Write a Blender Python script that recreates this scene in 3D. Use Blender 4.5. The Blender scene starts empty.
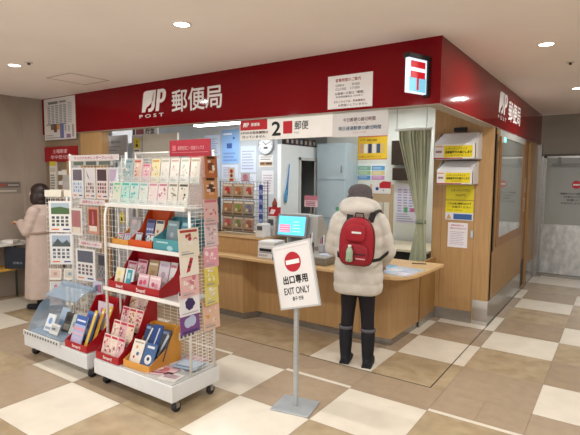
import bpy, bmesh, math, random
from mathutils import Vector, Matrix, Euler, noise
PI = math.pi
scene = bpy.context.scene
COL = scene.collection
random.seed(7)

# ------------------------------------------------------------------ materials
def lin(h):
    h = h.lstrip('#'); v = [int(h[i:i+2], 16)/255 for i in (0, 2, 4)]
    return tuple(c/12.92 if c <= .04045 else ((c+.055)/1.055)**2.4 for c in v) + (1,)
_M = {}
def mat(h, rough=.5, metal=0., emit=0., spec=.5, trans=0., alpha=1., coat=0., ior=1.45):
    key = (h, rough, metal, emit, spec, trans, alpha, coat, ior)
    if key in _M: return _M[key]
    m = bpy.data.materials.new('paint_'+h); m.use_nodes = True
    nt = m.node_tree; b = nt.nodes['Principled BSDF']; c = lin(h)
    b.inputs['Base Color'].default_value = c
    b.inputs['Roughness'].default_value = rough; b.inputs['Metallic'].default_value = metal
    b.inputs['Specular IOR Level'].default_value = spec
    b.inputs['Transmission Weight'].default_value = trans
    b.inputs['Alpha'].default_value = alpha; b.inputs['Coat Weight'].default_value = coat
    b.inputs['IOR'].default_value = ior
    if emit:
        b.inputs['Emission Color'].default_value = c; b.inputs['Emission Strength'].default_value = emit
    elif not trans and alpha == 1 and not metal:      # a faint tone variation of the paint itself
        n = nt.nodes.new('ShaderNodeTexNoise'); n.inputs['Scale'].default_value = 9
        tc = nt.nodes.new('ShaderNodeTexCoord'); nt.links.new(tc.outputs['Object'], n.inputs['Vector'])
        mx = nt.nodes.new('ShaderNodeMix'); mx.data_type = 'RGBA'
        mx.inputs[6].default_value = tuple(v*.94 for v in c[:3])+(1,); mx.inputs[7].default_value = tuple(min(1, v*1.05) for v in c[:3])+(1,)
        nt.links.new(n.outputs['Fac'], mx.inputs[0]); nt.links.new(mx.outputs[2], b.inputs['Base Color'])
    _M[key] = m
    return m
def tex_mat(name, c1, c2, scale=(1, 1, 1), nscale=5, rough=.5, detail=4, bump=0., coords='Object', lo=.3, hi=.7, wave=None, metal=0., spec=.5):
    if name in _M: return _M[name]
    m = bpy.data.materials.new(name); m.use_nodes = True; nt = m.node_tree; b = nt.nodes['Principled BSDF']
    tc = nt.nodes.new('ShaderNodeTexCoord'); mp = nt.nodes.new('ShaderNodeMapping'); mp.inputs['Scale'].default_value = scale
    nt.links.new(tc.outputs[coords], mp.inputs['Vector'])
    n = nt.nodes.new('ShaderNodeTexNoise'); n.inputs['Scale'].default_value = nscale; n.inputs['Detail'].default_value = detail
    nt.links.new(mp.outputs[0], n.inputs['Vector'])
    r = nt.nodes.new('ShaderNodeValToRGB'); r.color_ramp.elements[0].position = lo; r.color_ramp.elements[1].position = hi
    r.color_ramp.elements[0].color = lin(c1); r.color_ramp.elements[1].color = lin(c2)
    nt.links.new(n.outputs['Fac'], r.inputs[0]); nt.links.new(r.outputs[0], b.inputs['Base Color'])
    b.inputs['Roughness'].default_value = rough; b.inputs['Metallic'].default_value = metal; b.inputs['Specular IOR Level'].default_value = spec
    if bump:
        bp = nt.nodes.new('ShaderNodeBump'); bp.inputs['Strength'].default_value = bump; bp.inputs['Distance'].default_value = .01
        nt.links.new(n.outputs['Fac'], bp.inputs['Height']); nt.links.new(bp.outputs[0], b.inputs['Normal'])
    _M[name] = m
    return m
WOOD = tex_mat('light_oak', 'ac8658', 'ba9565', (14, 14, .8), 3, .42, 5)
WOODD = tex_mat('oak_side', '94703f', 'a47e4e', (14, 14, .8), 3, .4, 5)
WOODX = tex_mat('oak_top', 'c6a272', 'd4b283', (.8, 14, 14), 3, .35, 5)
WDARK = tex_mat('dark_wood', '5c3c24', '6f4a2e', (14, 14, .8), 3, .45)
STEEL = tex_mat('brushed_steel', '9a9894', 'b4b2ae', (2, 2, 40), 4, .28, 3, metal=.9)
STEELD = tex_mat('dull_steel', '8d8a84', 'a19e98', (3, 3, 30), 4, .22, 3, metal=.75)
STONE = tex_mat('stone_wall', '978a7e', 'aea094', (1, 1, .5), 2.2, .7, 6)
PLASTER = mat('d9d2c8', .85)
WHITE = mat('e8e6e2', .6)
WIRE = mat('e2e1dd', .35)
RACK = mat('dcdee0', .4)
BLACK = mat('17171a', .5)
RED = mat('b3101f', .5)

# ------------------------------------------------------------------ objects
def props(o, label=None, cat=None, group=None, kind=None):
    if label: o['label'] = label
    if cat: o['category'] = cat
    if group: o['group'] = group
    if kind: o['kind'] = kind
    return o
def empty(name, loc=(0, 0, 0), rot=(0, 0, 0), label=None, cat=None, group=None):
    o = bpy.data.objects.new(name, None); COL.objects.link(o); o.location = loc; o.rotation_euler = rot
    o.empty_display_size = .05
    return props(o, label, cat, group)
class MB:
    """collects faces with materials and links them as one mesh"""
    def __init__(s): s.v = []; s.f = []; s.m = []; s.sm = []; s.mats = []
    def mi(s, m):
        if m not in s.mats: s.mats.append(m)
        return s.mats.index(m)
    def add(s, vs, fs, m, smooth=False, M=None):
        o = len(s.v); k = s.mi(m)
        for p in vs:
            p = Vector(p); s.v.append(tuple(M @ p) if M else tuple(p))
        for f in fs: s.f.append([i+o for i in f]); s.m.append(k); s.sm.append(smooth)
        return s
    def box(s, a, b, m, M=None):
        x0, y0, z0 = a; x1, y1, z1 = b
        if x0 > x1: x0, x1 = x1, x0
        if y0 > y1: y0, y1 = y1, y0
        if z0 > z1: z0, z1 = z1, z0
        vs = [(x0, y0, z0), (x1, y0, z0), (x1, y1, z0), (x0, y1, z0), (x0, y0, z1), (x1, y0, z1), (x1, y1, z1), (x0, y1, z1)]
        return s.add(vs, [(3, 2, 1, 0), (4, 5, 6, 7), (0, 1, 5, 4), (1, 2, 6, 5), (2, 3, 7, 6), (3, 0, 4, 7)], m, False, M)
    def quad(s, vs, m, M=None): return s.add(vs, [tuple(range(len(vs)))], m, False, M)
    def prism(s, pts, axis, a, b, m, M=None):
        """pts: 2D outline, extruded along axis from a to b"""
        n = len(pts)
        def mk(p, t):
            return {'x': (t, p[0], p[1]), 'y': (p[0], t, p[1]), 'z': (p[0], p[1], t)}[axis]
        vs = [mk(p, a) for p in pts]+[mk(p, b) for p in pts]
        fs = [tuple(range(n))[::-1], tuple(range(n, 2*n))]+[(i, (i+1) % n, n+(i+1) % n, n+i) for i in range(n)]
        return s.add(vs, fs, m, False, M)
    def tube(s, path, r, m, n=8, smooth=True, caps=True, closed=False):
        path = [Vector(p) for p in path]; k = len(path)
        rs = r if isinstance(r, (list, tuple)) else [r]*k
        vs = []; fs = []; up = None
        for i, p in enumerate(path):
            if closed: d = path[(i+1) % k]-path[i-1]
            else: d = path[min(i+1, k-1)]-path[max(i-1, 0)]
            d = d.normalized() if d.length > 1e-9 else Vector((0, 0, 1))
            if up is None: up = Vector((0, 0, 1)) if abs(d.z) < .9 else Vector((0, 1, 0))
            a = up.cross(d)
            if a.length < 1e-6: a = Vector((1, 0, 0)).cross(d)
            a.normalize(); b = d.cross(a).normalized(); up = b
            for j in range(n):
                t = 2*PI*j/n
                vs.append(p+rs[i]*(math.cos(t)*a+math.sin(t)*b))
        for i in range(k if closed else k-1):
            i2 = (i+1) % k
            for j in range(n):
                fs.append((i*n+j, i*n+(j+1) % n, i2*n+(j+1) % n, i2*n+j))
        if caps and not closed:
            fs.append(tuple(range(n))[::-1]); fs.append(tuple(range((k-1)*n, k*n)))
        return s.add(vs, fs, m, smooth)
    def cyl(s, c, r, h, m, axis='z', n=24, r2=None, smooth=True):
        c = Vector(c); d = {'x': Vector((1, 0, 0)), 'y': Vector((0, 1, 0)), 'z': Vector((0, 0, 1))}[axis]
        return s.tube([c, c+d*h], [r, r if r2 is None else r2], m, n, smooth)
    def rings(s, rings, m, smooth=True, caps=True):
        """rings: list of equal-length point loops"""
        n = len(rings[0]); vs = [p for r in rings for p in r]; fs = []
        for i in range(len(rings)-1):
            for j in range(n):
                fs.append((i*n+j, i*n+(j+1) % n, (i+1)*n+(j+1) % n, (i+1)*n+j))
        if caps: fs.append(tuple(range(n))[::-1]); fs.append(tuple(range((len(rings)-1)*n, len(rings)*n)))
        return s.add(vs, fs, m, smooth)
    def ellipsoid(s, c, r, m, n=20, k=12, M=None):
        c = Vector(c); rs = []
        for i in range(1, k):
            t = PI*i/k
            rs.append([(c.x+r[0]*math.sin(t)*math.cos(2*PI*j/n), c.y+r[1]*math.sin(t)*math.sin(2*PI*j/n), c.z-r[2]*math.cos(t)) for j in range(n)])
        vs = [p for q in rs for p in q]+[(c.x, c.y, c.z-r[2]), (c.x, c.y, c.z+r[2])]
        fs = []
        for i in range(k-2):
            for j in range(n): fs.append((i*n+j, i*n+(j+1) % n, (i+1)*n+(j+1) % n, (i+1)*n+j))
        b = len(vs)-2
        for j in range(n):
            fs.append((b, (j+1) % n, j)); fs.append((b+1, (k-2)*n+j, (k-2)*n+(j+1) % n))
        return s.add(vs, fs, m, True, M)
    def build(s, name, parent=None, label=None, cat=None, group=None, kind=None, bevel=0, loc=None, rot=None, seg=2):
        me = bpy.data.meshes.new(name); me.from_pydata(s.v, [], s.f)
        for m in s.mats: me.materials.append(m)
        me.polygons.foreach_set('material_index', s.m); me.polygons.foreach_set('use_smooth', s.sm)
        me.update(); o = bpy.data.objects.new(name, me); COL.objects.link(o)
        if parent: o.parent = parent
        if loc: o.location = loc
        if rot: o.rotation_euler = rot
        if bevel:
            bv = o.modifiers.new('bevel', 'BEVEL'); bv.width = bevel; bv.segments = seg; bv.limit_method = 'ANGLE'; bv.angle_limit = math.radians(40)
        return props(o, label, cat, group, kind)

_T = {}
def text_data(body, bold):
    key = (body, bold)
    if key in _T: return _T[key]
    cu = bpy.data.curves.new('t', 'FONT'); cu.body = body; cu.size = 1; cu.align_x = 'LEFT'; cu.resolution_u = 3
    cu.fill_mode = 'FRONT'; cu.space_line = 1.15
    o = bpy.data.objects.new('t', cu); COL.objects.link(o)
    bpy.context.view_layer.update()
    me = bpy.data.meshes.new_from_object(o.evaluated_get(bpy.context.evaluated_depsgraph_get()))
    bpy.data.objects.remove(o); bpy.data.curves.remove(cu)
    vs = [v.co.copy() for v in me.vertices]; fs = [tuple(p.vertices) for p in me.polygons]
    bpy.data.meshes.remove(me)
    if not vs: vs = [Vector((0, 0, 0)), Vector((1, 0, 0)), Vector((0, 1, 0))]; fs = []
    x0 = min(v.x for v in vs); x1 = max(v.x for v in vs); y0 = min(v.y for v in vs); y1 = max(v.y for v in vs)
    _T[key] = ([((v.x-x0)/(x1-x0), (v.y-y0)/(y1-y0)) for v in vs], fs)
    return _T[key]
def text(mb, body, x0, z0, x1, z1, m, y=0., bold=.0, M=None):
    """flat lettering in the local xz plane facing -y, fitted to the rectangle"""
    vs, fs = text_data(body, 0)
    b = bold*(z1-z0)*1.3          # heavier strokes: the same outline laid again a hair to each side
    for k, (dx, dz) in enumerate(((0, 0), (-b, 0), (b, 0), (0, -b), (0, b)) if bold > .008 else ((0, 0),)):
        mb.add([(x0+(x1-x0)*u+dx, y-.00002*k, z0+(z1-z0)*v+dz) for u, v in vs], fs, m, False, M)

def art(mb, w, h, y, items, x0=0., z0=0.):
    """print on a sheet: items in fractions of the sheet; y = -face"""
    for k, it in enumerate(items):
        yy = y-.00025*(1+k % 3) - .00006*k
        if it[0] == 'r':
            _, a, b, c, d, col = it
            mb.quad([(x0+w*a, yy, z0+h*b), (x0+w*c, yy, z0+h*b), (x0+w*c, yy, z0+h*d), (x0+w*a, yy, z0+h*d)], mat(col, .45))
        elif it[0] == 'd':
            _, a, b, r, col = it[:5]; rz = r*w
            if len(it) > 5: rz = it[5]*h
            mb.quad([(x0+w*a+r*w*math.cos(t*PI/6), yy, z0+h*b+rz*math.sin(t*PI/6)) for t in range(12)], mat(col, .45))
        elif it[0] == 'p':
            mb.quad([(x0+w*u, yy, z0+h*v) for u, v in it[1]], mat(it[2], .45))
        elif it[0] == 't':
            _, s, a, b, c, d, col = it[:7]
            text(mb, s, x0+w*a, z0+h*b, x0+w*c, z0+h*d, mat(col, .45), yy, it[7] if len(it) > 7 else 0.)

def sheet(name, w, h, items, bg='f0ece4', t=.002, loc=(0, 0, 0), rot=(0, 0, 0), label=None, cat=None, group=None, parent=None, rough=.45, extra=None):
    """a card / poster: thin box, bottom centre at origin, printed face towards -y"""
    mb = MB(); mb.box((-w/2, 0, 0), (w/2, t, h), mat(bg, rough))
    art(mb, w, h, 0, items, -w/2, 0)
    if extra: extra(mb, w, h)
    return mb.build(name, parent, label, cat, group, loc=loc, rot=rot)

# ------------------------------------------------------------------ camera
f_px, yaw, pitch, roll = 479.03, .604250587, .0851455208, .0075341
f = Vector((-math.sin(yaw)*math.cos(pitch), math.cos(yaw)*math.cos(pitch), -math.sin(pitch)))
r = Vector((math.cos(yaw), math.sin(yaw), 0)); u = r.cross(f)
r2 = math.cos(roll)*r+math.sin(roll)*u; u2 = -math.sin(roll)*r+math.cos(roll)*u
cam = bpy.data.cameras.new('camera'); cam.sensor_width = 36; cam.lens = 36*f_px/580; cam.clip_start = .05
co = bpy.data.objects.new('camera', cam); COL.objects.link(co)
co.matrix_world = Matrix(((r2.x, u2.x, -f.x, 0), (r2.y, u2.y, -f.y, 0), (r2.z, u2.z, -f.z, 1.6), (0, 0, 0, 1)))
scene.camera = co

exec_parts = []
H = 2.62; FX = -1.12; FY = 3.53; PX = -1.13; PY = 5.4

# ------------------------------------------------------------------ floor
CREAM = tex_mat('tile_cream', 'd8d1c2', 'e2dacb', (1, 1, 1), 6, .22, 4)
GOLD = tex_mat('tile_mottled', '9f8c70', 'b3a183', (1, 1, 1), 7, .25, 8, lo=.35, hi=.65)
PINKT = tex_mat('tile_plain', 'a08e78', 'a9967f', (1, 1, 1), 14, .27, 6)
DUSK = tex_mat('tile_brown', '9a8874', 'a59279', (1, 1, 1), 9, .25, 6)
GROUT = mat('857462', .8)
xs = [-1.02+.6*k for k in range(-12, 9)]
ys = [2.0-.585*k for k in range(9, 0, -1)]+[2.0, 2.585, 3.16, 3.20, 3.53, 4.10, 4.68, 5.25, 5.83, 6.42, 6.95, 7.53, 8.11, 8.69, 9.3]
ROW = {round(v, 3): i for i, v in enumerate(ys)}
J0 = ys.index(2.0)     # row index of [2.0, 2.585]
# rows relative to J0: 0:[2,2.585] 1:[2.585,3.16] 2:strip 3:half 4:[3.53,4.1] 5:[4.1,4.68] 6:[4.68,5.25] 7 8 9 ...
white = {(-4, -1), (-5, 0), (-2, 0), (-3, 1), (-1, 1), (-2, 4), (1, 4), (-1, 5), (0, 6), (-2, 6), (-1, 7), (1, 7), (0, 9), (-1, 10), (1, 10), (0, 12), (1, 1), (-2, -2), (0, -2), (2, 0), (-5, -3), (-3, -4), (-6, 3), (-6, 1)}
gold = {(-1, 0), (0, 1), (-1, 4), (0, 5), (-3, -1), (-3, 0), (0, 8), (0, 11), (1, 6), (-6, -1), (-3, 4), (-4, 4), (2, 4), (1, 9), (-5, 1), (-2, -1), (2, 2)}
dusk = {(0, 7), (1, 5), (0, 10), (-2, 5), (-3, 5), (-4, 0), (1, 8), (-1, 6), (-2, 7), (-5, 4), (-1, 9)}
fl = MB(); fl.quad([(-8.2, -3.3, -.003), (4, -3.3, -.003), (4, 9.6, -.003), (-8.2, 9.6, -.003)], GROUT)
rnd = random.Random(3)
for i in range(len(xs)-1):
    for j in range(len(ys)-1):
        k = i-12; jj = j-J0; g = .0012
        x0, x1, y0, y1 = xs[i]+g, xs[i+1]-g, ys[j]+g, ys[j+1]-g
        c = (k, jj)
        if jj == 2: m = CREAM if k in (-2, 0, -4, 2) else PINKT
        elif c in white: m = CREAM
        elif c in gold: m = GOLD
        elif c in dusk: m = DUSK
        elif jj == 3: m = PINKT
        else:
            m = PINKT if -7 < k < 3 and -2 < jj < 12 else rnd.choice([CREAM, CREAM, GOLD, PINKT])  # unseen outer tiles favour cream to bounce more light onto the ceiling
        cuts = [(x0, x1)]
        if jj == 3: cuts = [(x0, x0+.298), (x0+.3, x1)]
        for a, b in cuts: fl.quad([(a, y0, 0), (b, y0, 0), (b, y1, 0), (a, y1, 0)], m)
fl.build('floor', kind='structure')
tr = MB()
tr.box((-6.5, FY-.004, 0), (FX+.004, FY+.004, .0012), mat('2a2420', .4, .3)); tr.box((FX-.004, FY-.004, 0), (FX+.004, 8.78, .0012), mat('2a2420', .4, .3))
tr.build('trim_1', kind='structure')

# ------------------------------------------------------------------ ceiling
CEIL = tex_mat('ceiling_paint', 'f0e8e4', 'f4ece8', (1, 1, 1), 2, .9)
c = MB(); c.box((-8.2, -3.3, H), (4, 9.6, H+.1), CEIL); c.build('ceiling', kind='structure')
# access hatch
hx = empty('access_hatch', (-4.83, 3.0, H-.001), label='thin square access hatch outline in the ceiling at left', cat='ceiling hatch')
m_ = MB(); d = .225
for a, b in (((-d, -d), (d, -d+.008)), ((-d, d-.008), (d, d)), ((-d, -d), (-d+.008, d)), ((d-.008, -d), (d, d))):
    m_.box((a[0], a[1], -.003), (b[0], b[1], 0), mat('9c8f82', .7))
m_.build('frame', hx)
m_ = MB(); m_.box((-d+.01, -d+.01, -.001), (d-.01, d-.01, .0005), CEIL); m_.build('panel', hx)

# ------------------------------------------------------------------ lamps
def area(name, loc, size, power, col, rot=(0, 0, 0), shape='DISK', sy=None, spread=PI):
    l = bpy.data.lights.new(name, 'AREA'); l.shape = shape; l.size = size
    if sy: l.size_y = sy
    l.energy = power; l.color = col; l.spread = spread
    o = bpy.data.objects.new(name, l); COL.objects.link(o); o.location = loc; o.rotation_euler = rot
    return o
DL = [(-2.5, 2.32, 'near the top edge above the red fascia'), (-4.73, 2.3, 'at the far left of the ceiling'), (-.53, 4.18, 'beside the red side fascia, nearer one'),
      (-.47, 6.37, 'beside the red side fascia, farther one')]
WARM = (1., .975, .93)
def downlight(x, y, lab, power):
    t = empty('downlight', (x, y, H), label='round recessed ceiling downlight '+lab, cat='ceiling light', group='recessed downlights')
    m = MB(); n = 28
    r0, r1 = .052, .068
    ring = lambda r, z: [(r*math.cos(2*PI*i/n), r*math.sin(2*PI*i/n), z) for i in range(n)]
    m.rings([ring(r1, 0), ring(r1, -.004), ring(r0, -.006), ring(r0, 0)], mat('ece7de', .4), caps=False); m.build('rim', t)
    m = MB(); m.cyl((0, 0, -.004), r0, .003, mat('fff4e2', .5, emit=9.), n=28); m.build('lens', t)
    area('downlight_lamp', (x, y, H-.012), .1, power, WARM)
for x, y, lab in DL: downlight(x, y, lab, 17)
# the same fittings carry on over the concourse behind the camera
for x, y, p in ((-4.73, .1, 22), (-2.5, .1, 20), (-.3, .1, 19), (1.9, .1, 20), (-.3, 2.3, 15), (1.9, 2.3, 17), (-4.73, -2.1, 34), (-2.5, -2.1, 30), (-.3, -2.1, 24), (1.9, 4.2, 17), (1.7, 6.37, 17)):
    downlight(x, y, 'outside the frame over the concourse', p)
for x, y in ((-.43, 4.94), (-4.51, 2.32)):
    m = MB(); m.cyl((0, 0, -.004), .035, .004, mat('cfc8be', .5)); m.cyl((0, 0, -.022), .012, .018, mat('4a4540', .4, .6))
    m.build('sprinkler_head', None, 'small sprinkler head in the ceiling '+('at right between two downlights' if x > -1 else 'next to the far left downlight'), 'sprinkler', 'ceiling sprinklers', loc=(x, y, H))

# ------------------------------------------------------------------ outer walls
w = MB(); w.box((-6.9, -3.3, 0), (-6.6, 3.27, H), STONE); w.build('wall_left', kind='structure')
w = MB(); w.box((-6.9, 3.27, 0), (-6.56, 3.56, H), STONE)
w.build('wall_left_corner', kind='structure')
w = MB(); w.box((-8.2, 3.56, 0), (-5.72, 3.66, H), tex_mat('brown_wall', '85705c', '927c66', (8, 8, 1), 3, .6)); w.build('wall_front_left', kind='structure')
w = MB(); w.box((-5.72, 3.56, 0), (-5.27, 3.66, H), WOOD); w.build('wall_front_post', kind='structure')
# ------------------------------------------------------------------ red fascia
RF = mat('760410', .06, spec=.22)
fa = empty('fascia_sign', (FX, FY, 0), label='long red fascia band with white post office lettering wrapping the shop corner', cat='shop sign')
m = MB(); m.prism([(-6.56-FX, 0), (0, 0), (-.10, .10), (-6.56-FX, .10)], 'z', 2.14, H, RF); m.build('front_panel', fa)
m = MB(); m.prism([(0, 0.0005), (0, 8.8-FY), (-.10, 8.8-FY), (-.10, .1005)], 'z', 2.14, H, RF); m.build('side_panel', fa)
WL = mat('e6e2e0', .5)
def jp_logo(mb, x0, z0, x1, z1, m, y, M=None):
    """slanted J block and P"""
    W = x1-x0; Hh = z1-z0
    def P(u, v): return (x0+W*(u+.10*v), y, z0+Hh*v)
    # J: solid block at left whose inner curve hooks
    j = [(.0, 0), (.22, 0), (.26, .04)]
    mb.quad([P(*q) for q in ((0, 0), (0, .88), (.04, .97), (.14, 1), (.46, 1), (.46, .52), (.30, .30), (.2, .22), (.16, .1), (.16, 0))], m, M)
    mb.add([P(*q) for q in ((.46, 1), (.54, 1), (.54, .22), (.50, .08), (.42, 0), (.28, 0), (.28, .15), (.36, .16), (.40, .22), (.40, .52))],
           [(0, 1, 2, 8), (8, 2, 3), (8, 3, 7), (3, 4, 7), (7, 4, 6), (4, 5, 6), (0, 8, 9)], m, False, M)
    o = [(.60, 0), (.60, 1), (.84, 1), (.93, .93), (.97, .8), (.97, .6), (.93, .46), (.84, .38), (.74, .38), (.74, 0)]
    i_ = [(.74, .53), (.74, .85), (.80, .85), (.83, .8), (.83, .6), (.80, .53)]
    mb.add([P(*q) for q in ((.60, 0), (.74, 0), (.74, 1), (.60, 1), (.74, .85), (.80, .85), (.84, 1), (.83, .8), (.93, .93), (.97, .8), (.83, .6), (.97, .6), (.80, .53), (.93, .46), (.84, .38), (.74, .38), (.74, .53))],
           [(0, 1, 2, 3), (4, 5, 6, 2), (5, 7, 8, 6), (7, 10, 11, 9, 8), (10, 12, 13, 11), (12, 14, 13), (12, 16, 15, 14)], m, False, M)
m = MB(); jp_logo(m, -4.46-FX, 2.30, -4.075-FX, 2.53, WL, -.003); m.build('post_emblem', fa, 'white slanted JP emblem on the front band')
m = MB(); text(m, 'P O S T', -4.50-FX, 2.24, -4.10-FX, 2.275, WL, -.003, .02); m.build('small_lettering', fa)
m = MB(); text(m, '郵便局', -3.965-FX, 2.27, -3.255-FX, 2.495, WL, -.003, .012); m.build('lettering', fa, 'white characters on the front band')
MS = Matrix.Translation((0, 0, 0)) @ Matrix.Rotation(PI/2, 4, 'Z')     # local -y -> +x
m = MB(); jp_logo(m, 5.50-FY, 2.30, 5.93-FY, 2.53, WL, -.003, MS); m.build('post_emblem', fa, 'white slanted JP emblem on the side band')
m = MB(); text(m, 'P O S T', 5.48-FY, 2.235, 5.92-FY, 2.27, WL, -.003, .02, MS); m.build('small_lettering', fa)
m = MB(); text(m, '郵便局', 6.03-FY, 2.265, 6.80-FY, 2.495, WL, -.003, .012, MS); m.build('lettering', fa, 'white characters on the side band')
# underside lining of the band
m = MB(); m.prism([(-6.56, FY+.001), (FX-.002, FY+.001), (FX-.002, FY+.0), (FX-.002, 8.8), (FX-.11, 8.8), (FX-.11, FY+.11), (-6.56, FY+.11)], 'z', 2.135, 2.139, mat('a89e92', .6)); m.build('trim_2', kind='structure')

# hours notice + timetable on the band
def rows(n, x0, x1, z0, z1, col, fill=.55, r=None, words=True):
    r = r or random; out = []
    for i in range(n):
        zz = z1-(z1-z0)*(i+.5)/n; hh = (z1-z0)/n*fill/2
        x = x0; xe = x1-(x1-x0)*r.random()*.25
        while x < xe:
            l = (x1-x0)*r.uniform(.05, .14)
            out.append(('r', x, zz-hh, min(x+l, xe), zz+hh, col)); x += l*1.15
    return out
sheet('opening_hours_notice', .405, .268, [
    ('t', '営業時間のご案内', .18, .80, .74, .90, '8a1a2a', .02), ('t', 'OPEN', .18, .66, .37, .73, '33303a', .01), ('t', '9:00', .55, .66, .72, .73, '33303a', .01),
    ('t', 'CLOSE', .18, .55, .42, .62, '33303a', .01), ('t', '17:00', .52, .55, .72, .62, '33303a', .01),
    ('t', 'お客様への窓口「郵便」', .17, .41, .82, .49, '3a2030', .015), ('t', '貯金保険業務は 15:00まで', .19, .32, .80, .38, '3a2030', .01),
    ('t', 'またこちらでは、貯金業務は', .15, .17, .85, .24, '5a1a2a', .015), ('t', 'お取扱いしていません', .25, .06, .90, .13, '3a2030', .015)],
    'dfdad8', .003, (-1.857, FY-.004, 2.161), label='white opening hours notice stuck on the red fascia', cat='notice')
its = [('r', .14, .86, .46, .92, '6a6a66'), ('r', .50, .87, .72, .92, '8a8a84')]
for i in range(5):
    for k in range(11): its.append(('r', .12+.13*i, .40+.04*k, .21+.13*i, .422+.04*k, '7f8796'))
for k in range(12): its.append(('r', .78, .4+.04*k, .9, .415+.04*k, '9a9cae'))
its += [('r', .08, .36, .72, .38, '55504a'), ('r', .22, .24, .32, .36, '6e6a60'), ('r', .32, .18, .42, .36, '7a4a44'), ('r', .42, .24, .50, .37, 'c29a3e'), ('r', .52, .03, .64, .37, '6e70a0'),
        ('r', .68, .2, .72, .33, '9aa0a8'), ('r', .78, .18, .82, .32, '9aa0a8'), ('r', .9, .05, .95, .34, 'a89890'), ('r', .72, .03, .85, .12, '8a74a0'), ('r', .05, .04, .5, .06, 'a0a0a0'), ('r', .05, .10, .3, .12, 'a0a0a0')]
sheet('timetable_poster', .74, .545, its, 'd9d3cf', .004, (-6.13, FY-.005, 2.065), label='large white timetable poster with printed columns at the left end of the fascia', cat='poster')
sheet('notice_board', .77, .20, [('t', '土曜郵便', .27, .56, .72, .82, 'e6b8bc', .02), ('t', '年中受付窓口', .20, .18, .92, .44, 'e6b8bc', .02)], '9a0f1a', .02, (-6.165, 3.54, 1.775), label='red notice board with two lines of white characters below the timetable', cat='sign')

# hanging white banner number 2
b = empty('hanging_signboard', (-2.54, FY+.03, 1.94), label='white hanging signboard with black numeral 2 and a red square', cat='sign')
m = MB(); m.box((-.51, 0, 0), (.51, .02, .195), WHITE); m.build('panel', b)
m = MB(); jp = (mat('b3141f', .5))
m.quad([(-.505, -.001, .095), (-.18, -.001, .095), (-.18, -.001, .19), (-.505, -.001, .19)], jp)
jp_logo(m, -.47, .125, -.40, .165, WL, -.002); text(m, '郵便局', -.37, .13, -.27, .16, WL, -.002, .02); m.build('red_plate', b, 'red plate with small white emblem')
m = MB(); text(m, 'ATMのお取扱業務は', -.50, .058, -.17, .082, mat('4a2a2a', .5), -.0015, .03); text(m, '行っていません', -.48, .02, -.20, .044, mat('3a4a3a', .5), -.0015, .03); m.build('small_lettering', b)
m = MB(); text(m, '2', -.125, .035, -.03, .155, mat('141414', .5), -.0015, .03); m.build('numeral', b)
m = MB(); m.quad([(0, -.0015, .045), (.1, -.0015, .045), (.1, -.0015, .155), (0, -.0015, .155)], RED); m.build('red_square', b)
m = MB(); text(m, '郵便', .125, .075, .27, .15, mat('3a3a3e', .5), -.0015, .01); text(m, 'Mail', .125, .04, .17, .058, mat('8a8a8e', .5), -.0015, .0); m.build('lettering', b)
for sx in (-.45, .45):
    m = MB(); m.tube([(sx, .01, .195), (sx, .01, .2)], .004, STEEL); m.build('hanger', b)
m = MB()
sheet('closing_times_notice', .50, .2045, [('t', '今日郵便の締切時間', .20, .60, .78, .76, '5a3a3c', .02), ('t', '〆切 16:30', .38, .49, .62, .56, 'a05a5a', 0),
    ('t', '明日速達郵便の締切時間', .12, .26, .88, .42, '34506a', .02), ('t', '〆切 17:00', .38, .13, .62, .2, 'b05a5a', 0)], 'c9c5c3', .004, (-1.78, FY+.03, 1.93),
    label='grey notice of mail closing times hanging beside the numeral 2 signboard', cat='notice')

# blade sign
th = math.atan2(-1.203+1.277, 3.53-3.32)   # plane direction from near to far
bl = empty('light_box_sign', (-1.212, 3.500, 2.205), (0, 0, PI/2-th), label='small illuminated square sign with red postal mark projecting from the fascia corner', cat='sign')
# local x runs from near (-) to far (0); face towards -y (seen from the right)
m = MB(); m.box((-.004, -.012, -.014), (.026, .040, .245), BLACK); m.build('end_plate', bl, bevel=.003)
m = MB(); m.box((-.215, -.014, .241), (.03, .042, .272), BLACK); m.build('top_cap', bl, bevel=.004)
m = MB(); m.box((-.202, 0, 0), (-.005, .030, .24), mat('dceeff', .4, emit=.75)); m.build('lit_body', bl, 'glowing white body')
m = MB(); m.quad([(-.194, -.0012, .008), (-.012, -.0012, .008), (-.012, -.0012, .112), (-.194, -.0012, .112)], mat('7cc4e4', .4, emit=.6)); m.build('blue_field', bl, 'pale blue lit lower field')
m = MB(); RM = mat('cc1024', .4, emit=.45)
for z0, z1 in ((.176, .222), (.104, .150)): m.quad([(-.182, -.0024, z0), (-.024, -.0024, z0), (-.024, -.0024, z1), (-.182, -.0024, z1)], RM)
m.quad([(-.114, -.0024, .02), (-.092, -.0024, .02), (-.092, -.0024, .106), (-.114, -.0024, .106)], RM); m.build('postal_mark', bl, 'red postal mark')

# ------------------------------------------------------------------ pillar wall with the counter end door
w = MB(); w.box((-1.76, PY, 0), (-1.30, PY+.12, 2.62), WOOD); w.box((-1.297, PY-.001, 0), (PX, PY+.12, 2.62), WOOD); w.box((-1.3, PY+.001, 0), (-1.29, PY+.1, 2.62), mat('6a4a30', .6))
w.box((-1.655, PY-.0015, .14), (-1.652, PY, 2.14), mat('7a5838', .6))
w.build('wall_pillar', kind='structure')
w = MB(); w.box((-1.70, PY-.004, 0), (-1.30, PY, .13), STEEL); w.box((-1.285, PY-.006, 0), (PX+.006, PY, .27), mat('d0d0d0', .12, .95)); w.build('baseboard_pillar', kind='structure')
sheet('light_switch', .03, .09, [('r', .2, .15, .8, .85, 'c9cdd0')], '9ea6aa', .008, (-1.315, PY-.010, .945), label='small grey switch plate on the wooden pillar beside the white paper', cat='switch')
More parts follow.
